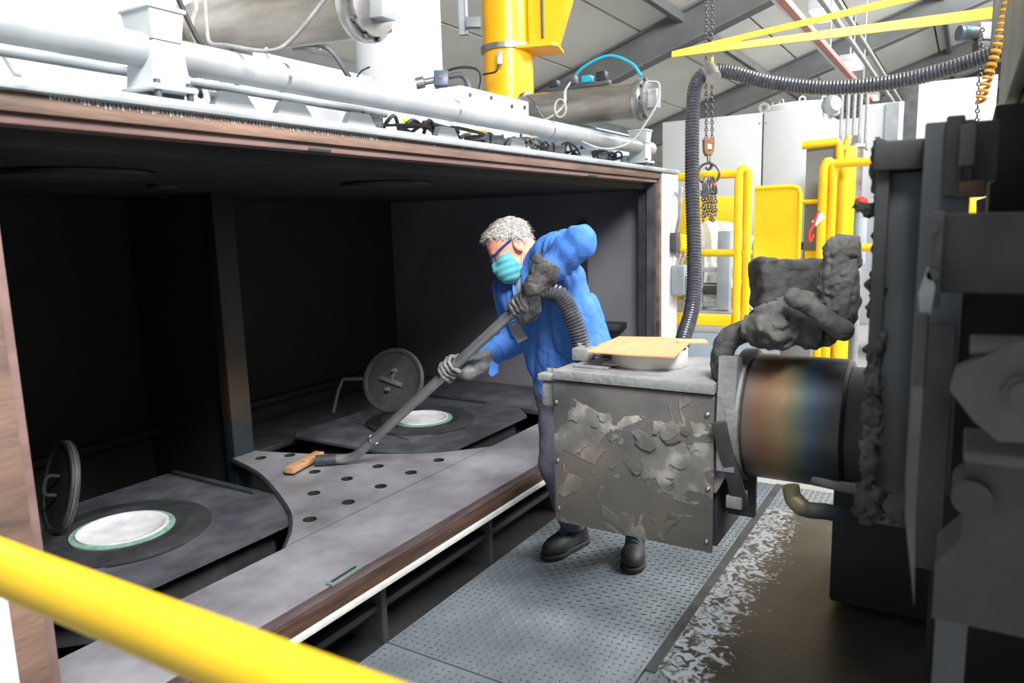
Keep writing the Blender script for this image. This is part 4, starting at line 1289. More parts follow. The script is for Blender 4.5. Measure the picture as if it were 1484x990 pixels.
M['peeled'] = peeled()
BX, BZ0 = 2.2, 0.548
bx = T('steel_box', 'dusty grey steel box with flaking scale on its face, in front of the worker', 'box', (2.4, .92, BZ0))
O('face_plate', MB().box(BX, BX + .008, 0.634, 1.197, BZ0, 1.061, .002), M['peeled'], bx)
O('body_shell', MB().box(BX + .009, BX + .41, 0.655, 1.185, BZ0 + .02, 1.06, .004), M['machine_dark'], bx)
# raised flakes on the face
fr = random.Random(5)
zf_, yf_ = 0.80, 0.92
for k in range(16):
    cy_, cz_ = fr.uniform(.70, 1.15), fr.uniform(.76, .95)
    R0 = fr.uniform(.010, .030)
    n = 9
    poly = []
    for q in range(n):
        rr = R0 * fr.uniform(.5, 1.25)
        poly.append((rr * math.cos(2 * math.pi * q / n) * 1.3, rr * math.sin(2 * math.pi * q / n)))
    O('scale_flake', MB().prism(poly, (BX - .0003, cy_, cz_), (0, 1, 0), (0, 0, 1), (-.0012 - .0004 * k, 0, 0)), M['peeled'], bx)
for y, z in ((1.185, .985), (1.183, .775), (1.182, .60), (.65, .76), (.652, .585), (.655, 1.0)):
    O('face_bolt', MB().lathe([(0, 0), (.008, 0), (.008, .004), (.004, .007), (0, .007)], (BX, y, z), (-1, 0, 0), 10), M['steel'], bx)
O('lid', MB().box(BX - .012, BX + .43, 0.632, 1.192, 1.066, 1.100, .004), M['dust_grey'], bx)
O('lid_seat', MB().box(BX + .15, BX + .42, 0.60, 0.68, 1.1005, 1.115, .003), M['dust_grey'], bx)
O('clamp_plate', MB().box(BX + .06, BX + .22, 1.02, 1.15, 1.1005, 1.108, .002), M['dust_grey'], bx)
O('clamp_plate', MB().box(BX + .10, BX + .26, 1.00, 1.06, 1.1085, 1.113, .002), M['tub_white'], bx)
cl = O('clamp_block', MB().box(BX + .13, BX + .20, 1.125, 1.19, 1.1085, 1.155, .006), M['dust_grey'], bx)
for y in (1.14, 1.175):
    O('clamp_stud', MB().cyl((BX + .165, y, 1.155), (BX + .165, y, 1.168), .009, n=8), M['dust_grey'], cl)
O('clamp_block', MB().box(BX + .27, BX + .36, 1.09, 1.16, 1.1008, 1.15, .008), M['dust_grey'], bx)
O('side_bracket', MB().box(BX + .02, BX + .12, 1.186, 1.27, 1.052, 1.075, .003), M['dust_grey'], bx)
for y in (1.205, 1.228, 1.25):
    O('bracket_bolt', MB().cyl((BX + .07, y, 1.075), (BX + .07, y, 1.087), .009, n=8), M['dust_grey'], bx)
O('side_lug', MB().box(BX + .03, BX + .11, 1.20, 1.262, 0.955, 1.05, .012), M['dust_grey'], bx)
O('lug_stay', MB().obox((BX + .06, 1.19, .96), ((0, .8, .6), (0, -.6, .8), (1, 0, 0)), (.07, .006, .02)), M['machine_dark'], bx)
# flanged right side and mounting
O('edge_flange', MB().prism([(0, 0), (.035, .07), (.02, .09), (.02, .2), (.0, .22), (0, .36), (-.012, .36), (-.012, 0)], (BX + .03, .633, .74), (0, -1, 0), (0, 0, 1), (.02, 0, 0)), M['dust_grey'], bx)
O('mount_block', MB().box(BX + .01, BX + .13, 0.545, 0.632, .935, 1.005, .008), M['dust_grey'], bx)
O('mount_web', MB().box(BX + .17, BX + .20, 0.545, 0.632, .62, 1.06, .003), M['machine_dark'], bx)
for z in (1.02, 0.985, .66):
    O('mount_nut', MB().cyl((BX + .15, .60, z), (BX + .12, .60, z), .017, n=6), M['machine_dark'], bx)
O('side_plate', MB().box(BX + .06, BX + .40, 0.636, 0.652, BZ0 - .002, .93, .002), M['machine_dark'], bx)

tc0 = AZ(941, 520, 1.118)
tub = T('round_tub', 'round white tub standing on the lid of the steel box', 'tub', (tc0[0], tc0[1], 1.10))
O('tub_wall', MB().lathe([(0, 1.1008), (.125, 1.1008), (.131, 1.108), (.133, 1.156), (.127, 1.156), (.122, 1.112), (0, 1.108)], (tc0[0], tc0[1], 0), n=56), M['tub_white'], tub)
O('tub_base_ring', MB().lathe([(.125, 1.1007), (.137, 1.1007), (.137, 1.104), (.125, 1.106)], (tc0[0], tc0[1], 0), n=56, close=True), M['dust_grey'], tub)
zc = 1.158
q = [AZ(850, 511, zc), AZ(913, 516, zc), AZ(978, 519, zc), AZ(990, 507, zc), AZ(1004, 494, zc), AZ(960, 490, zc), AZ(897, 489, zc), AZ(872, 500, zc)]
cb = T('cardboard_sheet', 'piece of brown corrugated cardboard covering the white tub', 'cardboard', q[0])
mb = MB()
ctr = sum(q) / len(q)
ring = [(p[0] - ctr[0], p[1] - ctr[1]) for p in q]
mb.prism(ring, V(ctr[0], ctr[1], zc), (1, 0, 0), (0, 1, 0), (0, 0, .004))
O('sheet', mb, M['card'], cb)
O('torn_flap', MB().prism([(0, 0), (.05, -.008), (.11, -.01), (.10, .012), (.05, .016), (0, .02)], AZ(982, 497, zc + .004) , nrm(RIGHT * V(1, 1, 0)), nrm(FWD * V(1, 1, 0) + V(0, 0, .5)), (0, 0, .004)), M['card'], cb)
O('fold_crease', MB().obox((q[1] * .5 + q[5] * .5) * V(1, 1, 0) + V(0, 0, zc + .0042), (nrm((q[5] - q[1]) * V(1, 1, 0)), nrm(np.cross((0, 0, 1), (q[5] - q[1]) * V(1, 1, 0))), (0, 0, 1)), (np.linalg.norm((q[5] - q[1])[:2]) * .49, .003, .0006)), M['card'], cb)

# ------------------------------------------------------------------ swing arm with heat-tinted drum
M['drum_tint'] = ramp_axis('heat_tinted_drum', 1, 0.26, 0.56, [(0.0, (74, 72, 70)), (0.18, (70, 74, 84)), (0.32, (72, 92, 110)), (0.46, (104, 112, 96)), (0.62, (140, 116, 88)), (0.8, (122, 92, 72)), (1.0, (96, 92, 90))], 0.06, 0.38, 0.45)
sa = T('swing_arm', 'dark swing arm with a heat-tinted round steel drum beside the steel box', 'swing arm', (2.4, .4, .4))
DC = V(2.40, 0, 0.965)
O('drum', MB().lathe([(0, .272), (.19, .272), (.2, .28), (.2, .552), (.193, .56), (0, .56)], DC, (0, 1, 0), 64), M['drum_tint'], sa)
O('drum_flange', MB().lathe([(0, .561), (.212, .561), (.215, .566), (.215, .596), (.21, .6), (0, .6)], DC, (0, 1, 0), 48), M['dust_grey'], sa)
O('flange_lug', MB().prism([(-.05, -.16), (.03, -.19), (.06, .02), (.05, .19), (-.04, .20), (-.06, .0)], DC + V(-.15, .57, .02), (1, 0, 0), (0, 0, 1), (0, .055, 0)), M['dust_grey'], sa)
O('link_plate', MB().box(2.28, 2.33, 0.545, 0.66, .92, 1.0, .006), M['dust_grey'], sa)
O('stay_bar', MB().obox(DC + V(-.19, .585, -.12), (nrm((.25, -.2, -1)), nrm((0, 1, -.2)), (1, 0, 0)), (.15, .022, .012), .004), M['machine_dark'], sa)
O('stay_foot', MB().box(2.22, 2.30, 0.55, 0.60, .70, .74, .004), M['dust_grey'], sa)
O('drum_sleeve', MB().lathe([(0, .10), (.17, .10), (.178, .11), (.178, .271), (0, .271)], DC, (0, 1, 0), 48), M['machine_dark'], sa)
O('drum_neck', MB().lathe([(0, -.2), (.12, -.2), (.12, .099), (0, .099)], DC, (0, 1, 0), 40), M['machine_dark'], sa)
O('pedestal', MB().box(2.3, 2.75, -.35, .30, .425, .82, .01), M['soot'], sa)
# short pipe stubs under the drum
M['tint_pipe'] = ramp_axis('tinted_pipe', 1, .20, .46, [(0, (84, 86, 90)), (.35, (82, 96, 104)), (.7, (130, 122, 92)), (1, (112, 104, 88))], .1, .5, .3)
O('pipe_stub', MB().tube(spline([A(1146, 704, 2.1), A(1150, 722, 2.1), A(1168, 738, 2.08), A(1200, 742, 2.08), A(1235, 752, 2.1)], 6), [.024] * 6 + [.026] * 6 + [.023] * 13, 14), M['tint_pipe'], sa)
O('pipe_stub', MB().tube([A(1178, 697, 1.95), A(1215, 705, 1.9), A(1217, 705, 1.9), A(1255, 711, 1.85)], [.012, .012, .014, .014], 12), M['caked_light'], sa)


def lumpy(name, fn, lo, hi, res, mat, parent, amp=.012, sc=22):
    def g(P):
        n1, n2 = vnoise(P, sc), vnoise(P, sc * 2.3)
        return fn(P) + amp * n1 + amp * .55 * n2 + amp * .4 * vnoise(P, sc * 4.6) + amp * .7 * np.clip(1 - 3 * np.abs(vnoise(P + 3.1, sc * 1.3)), 0, 1)
    return O(name, sdf_mesh(name, g, lo, hi, res), M[mat], parent, angle=180)


def bounds(pts, m):
    P = np.array(pts)
    return P.min(0) - m, P.max(0) + m


ck = T('caked_hoses', 'soot-caked hoses and lumps piled on top of the drum', 'hoses', A(1150, 510, 2.25))
pA, pB = A(1220, 362, 2.10), A(1214, 452, 2.12)
lo, hi = bounds([pA, pB], .09)
axs = nrm(pB - pA)
lumpy('stump', lambda P: smax(rcone(P, pA, pB, .050, .058), -((P - pA) @ nrm(axs + FWD * .35)) - .040, .012), lo, hi, .005, 'caked_light', ck, .007, 30)
c1 = A(1157, 428, 2.36)
lo, hi = bounds([c1], .24)
def blk(P):
    q = np.stack([np.abs((P - c1) @ RIGHT) - .125, np.abs((P - c1) @ UP) - .105, np.abs((P - c1) @ FWD) - .06], -1)
    return np.linalg.norm(np.maximum(q, 0), axis=-1) + np.minimum(q.max(-1), 0) - .012
lumpy('rear_block', blk, lo, hi, .007, 'caked', ck, .008, 16)
c2, c2b = A(1118, 476, 2.2), A(1165, 452, 2.2)
lo, hi = bounds([c2, c2b], .2)
lumpy('caked_lump', lambda P: smin(smin(ellip(P, c2, (RIGHT, UP, FWD), (.085, .062, .09)), ellip(P, c2b, (RIGHT, UP, FWD), (.085, .07, .08)), .05), ellip(P, A(1185, 480, 2.2), (RIGHT, UP, FWD), (.07, .05, .08)), .05),
      lo, hi, .006, 'caked_light', ck, .013, 18)
pA2, pB2 = A(1152, 430, 2.08), A(1222, 478, 2.05)
lo, hi = bounds([pA2, pB2], .06)
lumpy('caked_pipe', lambda P: rcone(P, pA2, pB2, .027, .029), lo, hi, .005, 'caked_light', ck, .004, 24)
hpts = [A(1112, 478, 2.26), A(1082, 480, 2.28), A(1058, 489, 2.3), A(1047, 508, 2.31), A(1046, 530, 2.31)]
hpts.append(V(hpts[-1][0], hpts[-1][1], 1.102))
hs_ = resample(spline(hpts, 8), .03)
lo, hi = bounds(hs_, .06)
def elbow(P):
    d = None
    for i in range(len(hs_) - 1):
        e = rcone(P, hs_[i], hs_[i + 1], .036, .036)
        d = e if d is None else np.minimum(d, e)
    return smax(d, 1.102 - P[..., 2], .003)
lumpy('elbow_hose', elbow, lo, hi, .005, 'caked', ck, .0035, 30)
pA3, pB3 = A(1245, 372, 2.05), A(1250, 470, 2.05)

# ------------------------------------------------------------------ dark machine on the right
mc_ = T('door_machine', 'large sooty black door machine filling the right edge, with post and clevis', 'machine', (1.8, -.3, 0))
PX = 1.70
yl, yr_ = AX(1264, 300, PX)[1], AX(1342, 300, PX)[1]
zt_, zb_ = AX(1300, 204, PX)[2], AX(1300, 770, PX)[2]
O('post', MB().box(PX + .02, PX + .20, yr_ + .002, yl - .006, zb_, zt_ - .06, .006), M['machine_blue'], mc_)
O('post_side', MB().box(PX, PX + .019, yl - .03, yl - .004, zb_, zt_ - .01, .004), M['machine_dark'], mc_)
O('post_cap', MB().box(PX - .02, PX + .2, yr_, yl, zt_ - .058, zt_, .006), M['machine_dark'], mc_)
pts = [A(px, py, 1.56) for px, py in ((1272, 212), (1270, 240), (1282, 268), (1274, 300), (1280, 330), (1270, 360), (1274, 400), (1268, 440), (1272, 480), (1264, 520), (1268, 560), (1262, 600), (1264, 640), (1257, 680), (1260, 720), (1254, 745))]
rs = [.016, .014, .020, .018, .022, .016, .018, .014, .017, .014, .019, .016, .018, .016, .020, .018]
extra = [(A(1272, 304, 1.56), A(1242, 300, 1.57), .017, .020), (A(1258, 745, 1.55), A(1308, 752, 1.5), .017, .016), (A(1256, 735, 1.55), A(1270, 715, 1.54), .022, .018)]
lo, hi = bounds(pts + [e[0] for e in extra] + [e[1] for e in extra], .05)
def cakefn(P):
    d = rcone(P, pts[0], pts[1], rs[0], rs[1])
    for i in range(1, len(pts) - 1):
        d = np.minimum(d, rcone(P, pts[i], pts[i + 1], rs[i], rs[i + 1]))
    for a, b, r0, r1 in extra:
        d = smin(d, rcone(P, a, b, r0, r1), .01)
    return d
lumpy('caked_edge', cakefn, lo, hi, .0046, 'caked', mc_, .011, 38)
# layered plates right of the post
def pbox(name, px0, px1, py0, py1, x, dp, mat, bev=.004):
    a, b = AX(px0, py0, x), AX(px1, py1, x)
    return O(name, MB().box(x, x + dp, b[1], a[1], b[2], a[2], bev), M[mat], mc_)


pbox('layer_plate', 1341, 1376, 178, 720, 1.62, .05, 'machine_blue')
pbox('layer_plate', 1372, 1392, 168, 284, 1.60, .05, 'machine_dark')
pbox('head_block', 1392, 1412, 180, 240, 1.58, .12, 'machine_grey')
pbox('head_clamp', 1404, 1444, 176, 262, 1.66, .10, 'machine_dark')
pbox('under_bracket', 1385, 1430, 262, 285, 1.60, .08, 'rust_dark')
pbox('layer_plate', 1341, 1362, 470, 830, 1.56, .03, 'machine_dark')
pbox('cross_beam', 1362, 1620, 310, 430, 1.30, .10, 'machine_dark', .006)
pbox('beam_side', 1352, 1361, 306, 446, 1.29, .02, 'machine_grey', .004)
for py in (330, 398):
    q = AX(1352, py, 1.28)
    O('beam_bolt', MB().cyl((1.27, q[1], q[2]), (1.29, q[1], q[2]), .009, n=8), M['machine_grey'], mc_)
O('wear_strip', MB().prism([(0, 0), (.012, .03), (.016, .07), (.004, .10), (-.006, .06)], AX(1334, 482, 1.27), (0, -1, 0), (0, 0, 1), (.008, 0, 0)), M['flange'], mc_)
# hanging blade
q0, q1, q2 = AX(1322, 560, 1.22), AX(1338, 560, 1.22), AX(1325, 880, 1.22)
O('hanging_blade', MB().add([q0, q1, q1 + V(0, 0, -.2) , q2, q0 + V(0, 0, -.2), q0 + V(.006, 0, 0), q1 + V(.006, 0, 0), q1 + V(.006, 0, -.2), q2 + V(.006, 0, 0), q0 + V(.006, 0, -.2)],
                            [(0, 1, 2, 3, 4), (9, 8, 7, 6, 5), (0, 5, 6, 1), (1, 6, 7, 2), (2, 7, 8, 3), (3, 8, 9, 4), (4, 9, 5, 0)]), M['machine_grey'], mc_)
O('blade_hanger', MB().box(1.221, 1.30, q1[1], q0[1], q0[2] - .01, 1.45), M['machine_dark'], mc_)
# clevis
cv = AX(1440, 560, 1.15)
O('clevis_plate', MB().prism([(-.10, -.02), (-.085, .045), (-.05, .068), (-.02, .060), (.045, .02), (.05, -.01), (.02, -.05), (-.01, -.075), (-.055, -.07), (-.085, -.05)], cv + V(0, 0, 0), (0, 1, 0), (0, 0, 1), (.03, 0, 0)), M['machine_grey'], mc_)
O('clevis_arm', MB().tube([cv + V(.015, .03, .052), cv + V(.015, -.30, .060)], .014, 12), M['machine_grey'], mc_)
O('clevis_arm', MB().tube([cv + V(.015, .005, -.040), cv + V(.015, -.30, -.085)], .015, 12), M['machine_grey'], mc_)
O('clevis_pin', MB().cyl(cv + V(-.025, -.035, -.005), cv + V(.0, -.035, -.005), .018, n=14), M['machine_grey'], mc_)
O('clevis_nut', MB().cyl(cv + V(-.012, -.035, -.005), cv + V(.0, -.035, -.005), .027, n=6), M['machine_grey'], mc_)
# lower block
a = AX(1372, 900, 1.22)
b = AX(1400, 668, 1.22)
O('lower_block', MB().prism([(-.012, 0), (.5, 0), (.5, b[2] - a[2]), (.0, b[2] - a[2]), (.0, .13), (-.03, .09), (-.03, .0)], (1.22, b[1], a[2]), (0, -1, 0), (0, 0, 1), (.12, 0, 0)), M['machine_dark'], mc_)
O('block_top', MB().box(1.21, 1.35, b[1] - .5, b[1] + .004, b[2], b[2] + .018, .004), M['machine_grey'], mc_)
O('block_boss', MB().cyl((1.20, b[1] - .01, b[2] - .05), (1.30, b[1] - .01, b[2] - .05), .026, n=16), M['machine_dark'], mc_)
O('side_post', MB().box(1.42, 1.46, AX(1362, 800, 1.42)[1] - .05, AX(1362, 800, 1.42)[1], .43, .95, .004), M['machine_blue'], mc_)
O('shadow_box', MB().box(1.95, 2.75, -1.3, -.37, .43, 1.52, .01), M['soot'], mc_)  # dark box added to stand for deep shadow between the machine parts
O('machine_side', MB().box(1.5, 1.94, -1.3, -.16, .43, 1.50, .01), M['soot'], mc_)
O('head_housing', MB().box(2.0, 2.4, -.95, -.035, 1.585, 1.83, .006), M['soot'], mc_)
O('shadow_plate', MB().box(1.78, 1.82, -.7, .028, .45, 1.575), M['soot'], mc_)  # black plate added as shadow behind the clevis and cross beam
O('machine_skirt', MB().box(1.30, 1.50, -1.3, -.135, -.015, .70, .01), M['soot'], mc_)
O('foot_frame', MB().box(1.85, 2.70, -1.2, -.2, -.015, .42, .01), M['soot'], mc_)
q = A(1447, 302, 1.9)
O('signal_lamp', MB().lathe([(0, -.004), (.003, -.004), (.003, .002), (0, .004)], q, -FWD, 10), M['signal'], mc_)
O('lamp_box', MB().obox(q + FWD * .04 + RIGHT * .05, (RIGHT, UP, FWD), (.065, .035, .03), .004), M['soot'], mc_)

# overhead rail along the top right
y0 = -.06
z1, z0 = AY(1449, 60, y0)[2], AY(1474, 93, y0)[2]
z0, z1 = min(z0, z1), max(z0, z1)
o = T('overhead_beam', 'grey steel beam running overhead into the dark machine at the upper right', 'beam', (1.5, y0, z0))
O('beam_face', MB().box(0.5, 3.0, y0 - .03, y0, z0, z1, .004), M['machine_pale'], o)
O('beam_soffit', MB().box(0.5, 3.0, y0 - .8, y0 - .031, z0 - .035, z0 + .03, .004), M['soot'], o)
O('beam_ledge', MB().box(0.5, 2.95, y0 - .10, y0 - .06, z0 - .06, z0 - .036, .003), M['machine_dark'], o)
O('beam_hanger', MB().box(1.86, 1.98, y0 - .22, y0 - .06, 1.53, z0 - .036, .004), M['soot'], o)


# ------------------------------------------------------------------ scorched shield table
def table_mat():
    m = pm('scorched_plate', (62, 58, 54), (84, 79, 72), 4, 0.45, metal=0.3, bump=0.12, bscale=50, c3=(72, 70, 70), rvar=.08)
    nt = m.node_tree
    b = nt.nodes['Principled BSDF']
    src = b.inputs['Base Color'].links[0].from_socket
    tc = nt.nodes.new('ShaderNodeTexCoord')
    sp = nt.nodes.new('ShaderNodeSeparateXYZ')
    nt.links.new(tc.outputs['Object'], sp.inputs[0])
    m1 = nt.nodes.new('ShaderNodeMapRange')
    m1.inputs[1].default_value, m1.inputs[2].default_value = .43, .57
    nt.links.new(sp.outputs[1], m1.inputs[0])
    n = nt.nodes.new('ShaderNodeTexNoise')
    n.inputs['Scale'].default_value = 34
    n.inputs['Detail'].default_value = 5
    n.inputs['Distortion'].default_value = 1.4
    nt.links.new(tc.outputs['Object'], n.inputs['Vector'])
    ad = nt.nodes.new('ShaderNodeMath')
    ad.operation = 'MULTIPLY_ADD'
    ad.inputs[1].default_value = .30
    nt.links.new(m1.outputs[0], ad.inputs[0])
    nt.links.new(n.outputs[0], ad.inputs[2])
    r = nt.nodes.new('ShaderNodeValToRGB')
    e = r.color_ramp.elements
    e[0].position, e[0].color = .72, (0, 0, 0, 1)
    e[1].position, e[1].color = .84, (1, 1, 1, 1)
    nt.links.new(ad.outputs[0], r.inputs[0])
    x = nt.nodes.new('ShaderNodeMix')
    x.data_type = 'RGBA'
    nt.links.new(r.outputs[0], x.inputs[0])
    nt.links.new(src, x.inputs[6])
    x.inputs[7].default_value = lin((172, 180, 188))
    nt.links.new(x.outputs[2], b.inputs['Base Color'])
    return m


tb_ = T('shield_table', 'low scorched steel table with whitish blotches along its left edge', 'table', (2.4, .3, 0))
O('table_top', MB().prism([(1.72, .60), (1.76, .648), (3.05, .648), (3.05, -.075), (1.2, -.075), (1.2, .30)], (0, 0, .385), (1, 0, 0), (0, 1, 0), (0, 0, .015)), table_mat(), tb_)
O('front_lip', MB().prism([(0, 0), (.60, 0), (.60, .10), (0, .10)], (1.2, .30, .283), nrm((.52, .30, 0)), (0, 0, 1), (.01, -.012, 0)), M['machine_dark'], tb_)
O('right_kerb', MB().box(1.2, 3.05, -.098, -.076, .36, .46, .003), M['machine_dark'], tb_)
O('side_skirt', MB().box(1.0, 3.6, -.125, -.1, -.015, .46, .003), M['soot'], tb_)
O('end_skirt', MB().box(3.2, 3.22, -.75, -.126, -.015, .60, .003), M['soot'], tb_)
for x, y in ((1.9, .5), (2.95, .55), (2.95, 0.0), (1.6, 0.0)):
    O('leg', MB().box(x - .025, x + .025, y - .025, y + .025, .001 if y > .3 else -.015, .384), M['machine_dark'], tb_)

# near yellow guard rail
gr = T('guard_rail', 'blurred yellow padded guard rail crossing the lower left corner', 'guard rail', (.395, .9, 0))
O('top_rail', MB().tube([(.385, 1.55, 1.2), (.395, .95, 1.2), (.412, .30, 1.2)], .031, 20), M['yellow_rail'], gr)
O('post', MB().cyl((.385, 1.50, -.018), (.385, 1.50, 1.175), .024, n=16), M['yellow'], gr)
O('post', MB().cyl((.411, .33, -.018), (.411, .33, 1.175), .024, n=16), M['yellow'], gr)

# ------------------------------------------------------------------ vacuum wand
w0, w1 = A(757, 440, 3.03), AZ(512, 664, 0.402 + .034)
WAX = nrm(w1 - w0)
noz = AZ(452, 668, 0.402 + .030)
wd = T('vacuum_wand', 'bent steel vacuum wand held by the worker with a wooden nozzle', 'vacuum wand', w1)
bend = [w1 - WAX * .10, w1 - WAX * .05, w1 - WAX * .015 + nrm(noz - w1) * .01, w1 + nrm(noz - w1) * .04, w1 + nrm(noz - w1) * .09]
pth = [w0 - WAX * .03, w0] + [w0 + (w1 - w0) * q for q in (.25, .5, .75)] + spline(bend, 6)
O('tube', MB().tube(pth, .0238, 22), M['wand'], wd)
jn = w1 - WAX * .20
O('tube_joint', MB().cyl(jn, jn + WAX * .012, .0268, n=22), M['steel'], wd)
nd = nrm(noz - w1)
O('nozzle_sleeve', MB().tube([w1 + nd * .085, w1 + nd * .15, w1 + nd * .152, noz + nd * -.02], [.027, .027, .030, .028], 18), M['dark_metal'], wd)
nb = nrm(nd * .55 - nrm(FWD * V(1, 1, 0)) * .83)
ncz = AZ(437, 672, .43)
nbs = np.cross((0, 0, 1), nb)
na, nz_ = AZ(462, 660, .425), AZ(420, 683, .425)
nax = nrm((nz_ - na) * V(1, 1, 0))
O('nozzle_block', MB().obox((na + nz_) / 2 * V(1, 1, 0) + V(0, 0, .430), (nax, np.cross((0, 0, 1), nax), (0, 0, 1)), (np.linalg.norm(nz_ - na) / 2 + .01, .028, .016), .006), M['wood_brush'], wd)
O('brush_strip', MB().obox((na + nz_) / 2 * V(1, 1, 0) + V(0, 0, .4085), (nax, np.cross((0, 0, 1), nax), (0, 0, 1)), (np.linalg.norm(nz_ - na) / 2, .02, .0055), .002), M['black_rubber'], wd)
hs2 = T('wand_hose', 'grey ribbed hose curving from the wand under the arm and down behind the box', 'hose', A(845, 500, 2.95))
hose_pts = [w0 - WAX * .02, w0 - WAX * .08, A(803, 424, 2.97), A(818, 437, 2.97), A(833, 468, 2.97), A(842, 500, 2.98), A(850, 540, 3.0), A(870, 590, 3.05), A(905, 640, 3.2)]
O('hose_wall', ribbed(hose_pts, .036, .0125, .14), M['hose'], hs2)
O('hose_cuff', MB().cyl(w0 - WAX * .005, w0 - WAX * .06, .034, n=20), M['black_rubber'], hs2)

# ------------------------------------------------------------------ the worker
pr = T('person', 'grey-haired worker in blue jacket, face mask and gauntlets leaning in with the wand', 'person', (2.95, 1.40, 0.0))

# skeleton
hipL, hipR = A(868, 560, 3.20), A(812, 562, 3.42)
kneeL, kneeR = A(884, 680, 3.30), A(806, 672, 3.47)
tR, hR = AZ(792, 806, .02), AZ(850, 778, .02)
dR = nrm((tR - hR) * V(1, 1, 0))
cR = (tR + hR) / 2
tR, hR = cR + dR * .145, cR - dR * .145
tL = AZ(916, 824, .02)
dL = nrm(V(-.95, -.32, 0))
hL = tL - dL * .285
ankL = (hL + dL * .062) * V(1, 1, 0) + V(0, 0, .11)
ankR = (hR + dR * .066) * V(1, 1, 0) + V(0, 0, .11)
chL, chR = A(812, 405, 3.17), A(758, 430, 3.40)
shL, shR = A(800, 366, 3.14), A(742, 418, 3.44)
elL, elR = A(838, 352, 2.88), A(741, 496, 3.50)
wrL, wrR = A(783, 410, 2.98), A(690, 524, 3.36)
nkB = A(776, 388, 3.30)

# head frame
hf = nrm(RIGHT * -.80 + UP * -.585 + FWD * -.13)
hu = nrm(RIGHT * -.57 + UP * .82 + FWD * .05)
hu = nrm(hu - hf * np.dot(hu, hf))
hs3 = np.cross(hu, hf)           # towards his left side
if np.dot(hs3, FWD) > 0:
    hs3 = -hs3
HO = A(744, 361, 3.29) + FWD * .0    # between the ears


def HL(f, s, u):
    return HO + hf * f + hs3 * s + hu * u


HAX = (hf, hs3, hu)


def head_sdf(P):
    d = ellip(P, HL(-.008, 0, .050), HAX, (.100, .078, .088))
    d = smin(d, ellip(P, HL(.040, 0, .025), HAX, (.060, .066, .070)), .03)
    d = smin(d, ellip(P, HL(.045, 0, -.045), HAX, (.048, .055, .070)), .03)
    d = smin(d, ellip(P, HL(.060, 0, -.095), HAX, (.034, .036, .028)), .03)
    d = smin(d, ellip(P, HL(.092, 0, .030), HAX, (.014, .046, .011)), .014)      # brow
    d = smin(d, rcone(P, HL(.094, 0, .018), HL(.116, 0, -.028), .008, .014), .014)   # nose
    for s in (-1, 1):
        d = smin(d, ellip(P, HL(.072, s * .042, -.020), HAX, (.022, .022, .018)), .02)   # cheek
        d = smax(d, -ellip(P, HL(.108, s * .032, .008), HAX, (.020, .018, .013)), .012)      # eye socket
        d = smin(d, ellip(P, HL(.083, s * .031, .007), HAX, (.0125, .0135, .011)), .004)      # lid
        ear = ellip(P, HL(-.012, s * .080, -.004), (nrm(hf + hu * .25), hs3, nrm(hu - hf * .25)), (.020, .010, .034))
        ear = smax(ear, -ellip(P, HL(-.008, s * .091, .002), (hf, hs3, hu), (.011, .007, .020)), .006)
        d = smin(d, ear, .006)
        d = smin(d, ellip(P, HL(-.008, s * .080, -.031), HAX, (.009, .007, .010)), .006)
    return d


def body_sdf(P):
    d = head_sdf(P)
    d = smin(d, rcone(P, HL(-.035, 0, -.020), nkB, .060, .066), .03)
    d = smin(d, rcone(P, nkB, (shL + shR) / 2 + (nkB - (shL + shR) / 2) * .4, .066, .08), .03)
    ch_, hp_ = (chL + chR) / 2, (hipL + hipR) / 2
    d = smin(d, rcone(P, ch_, hp_, .080, .075), .05)
    for a, b, ra, rb in ((chL, hipL, .055, .065), (chR, hipR, .055, .065), (chL, shL, .055, .045), (chR, shR, .055, .045), (shL, elL, .048, .038), (shR, elR, .048, .038), (elL, wrL, .038, .028), (elR, wrR, .038, .028),
                         (hipL, kneeL, .075, .052), (hipR, kneeR, .075, .052), (kneeL, ankL, .050, .035), (kneeR, ankR, .050, .035)):
        d = smin(d, rcone(P, a, b, ra, rb), .03)
    return d


# fine mesh for the head, coarse below, one surface each piece of the same skin
allp = [hipL, hipR, kneeL, kneeR, ankL, ankR, elL, elR, wrR, HL(.1, 0, .1), HL(-.1, 0, .15)]
lo, hi = bounds(allp, .13)
hlo = np.minimum(HO, nkB) - .155
hhi = np.maximum(HO, nkB) + .17


def body_mesh():
    return sdf_mesh('body', body_sdf, hlo, hhi, .0036)


def skin_material():
    return M['skin']


def body_all(P):
    return body_sdf(P)


body = O('body', sdf_mesh('body', body_all, lo, hi, .0045), M['skin'], pr, angle=180)
for s in (-1, 1):
    O('eye', MB().lathe([(0, .0105), (.004, .0098), (.008, .007), (.0105, 0), (.008, -.007), (0, -.0105)], HL(.0855, s * .031, .006), hf, 16), M['tub_white'], body)

# hair: shell over the skull plus strands
def hair_line(P):
    q = P - HO
    f, s, u = q @ hf, q @ hs3, q @ hu
    h = np.where(f > 0, .034 + .75 * f + .25 * np.maximum(0, f - .05), .034 + 1.05 * f)
    h = h + .10 * np.maximum(0, .045 - np.abs(s)) * (f > .05)
    return h - u


def hair_sdf(P):
    nz = vnoise(P, 75) * .0035 + vnoise(P, 160) * .0022
    q = P - HO
    fr_ = .010 * np.clip(((q @ hf) - .03) / .05, 0, 1)
    return smax(head_sdf(P) - .009 - fr_ - nz, hair_line(P) + nz * 1.5, .006)


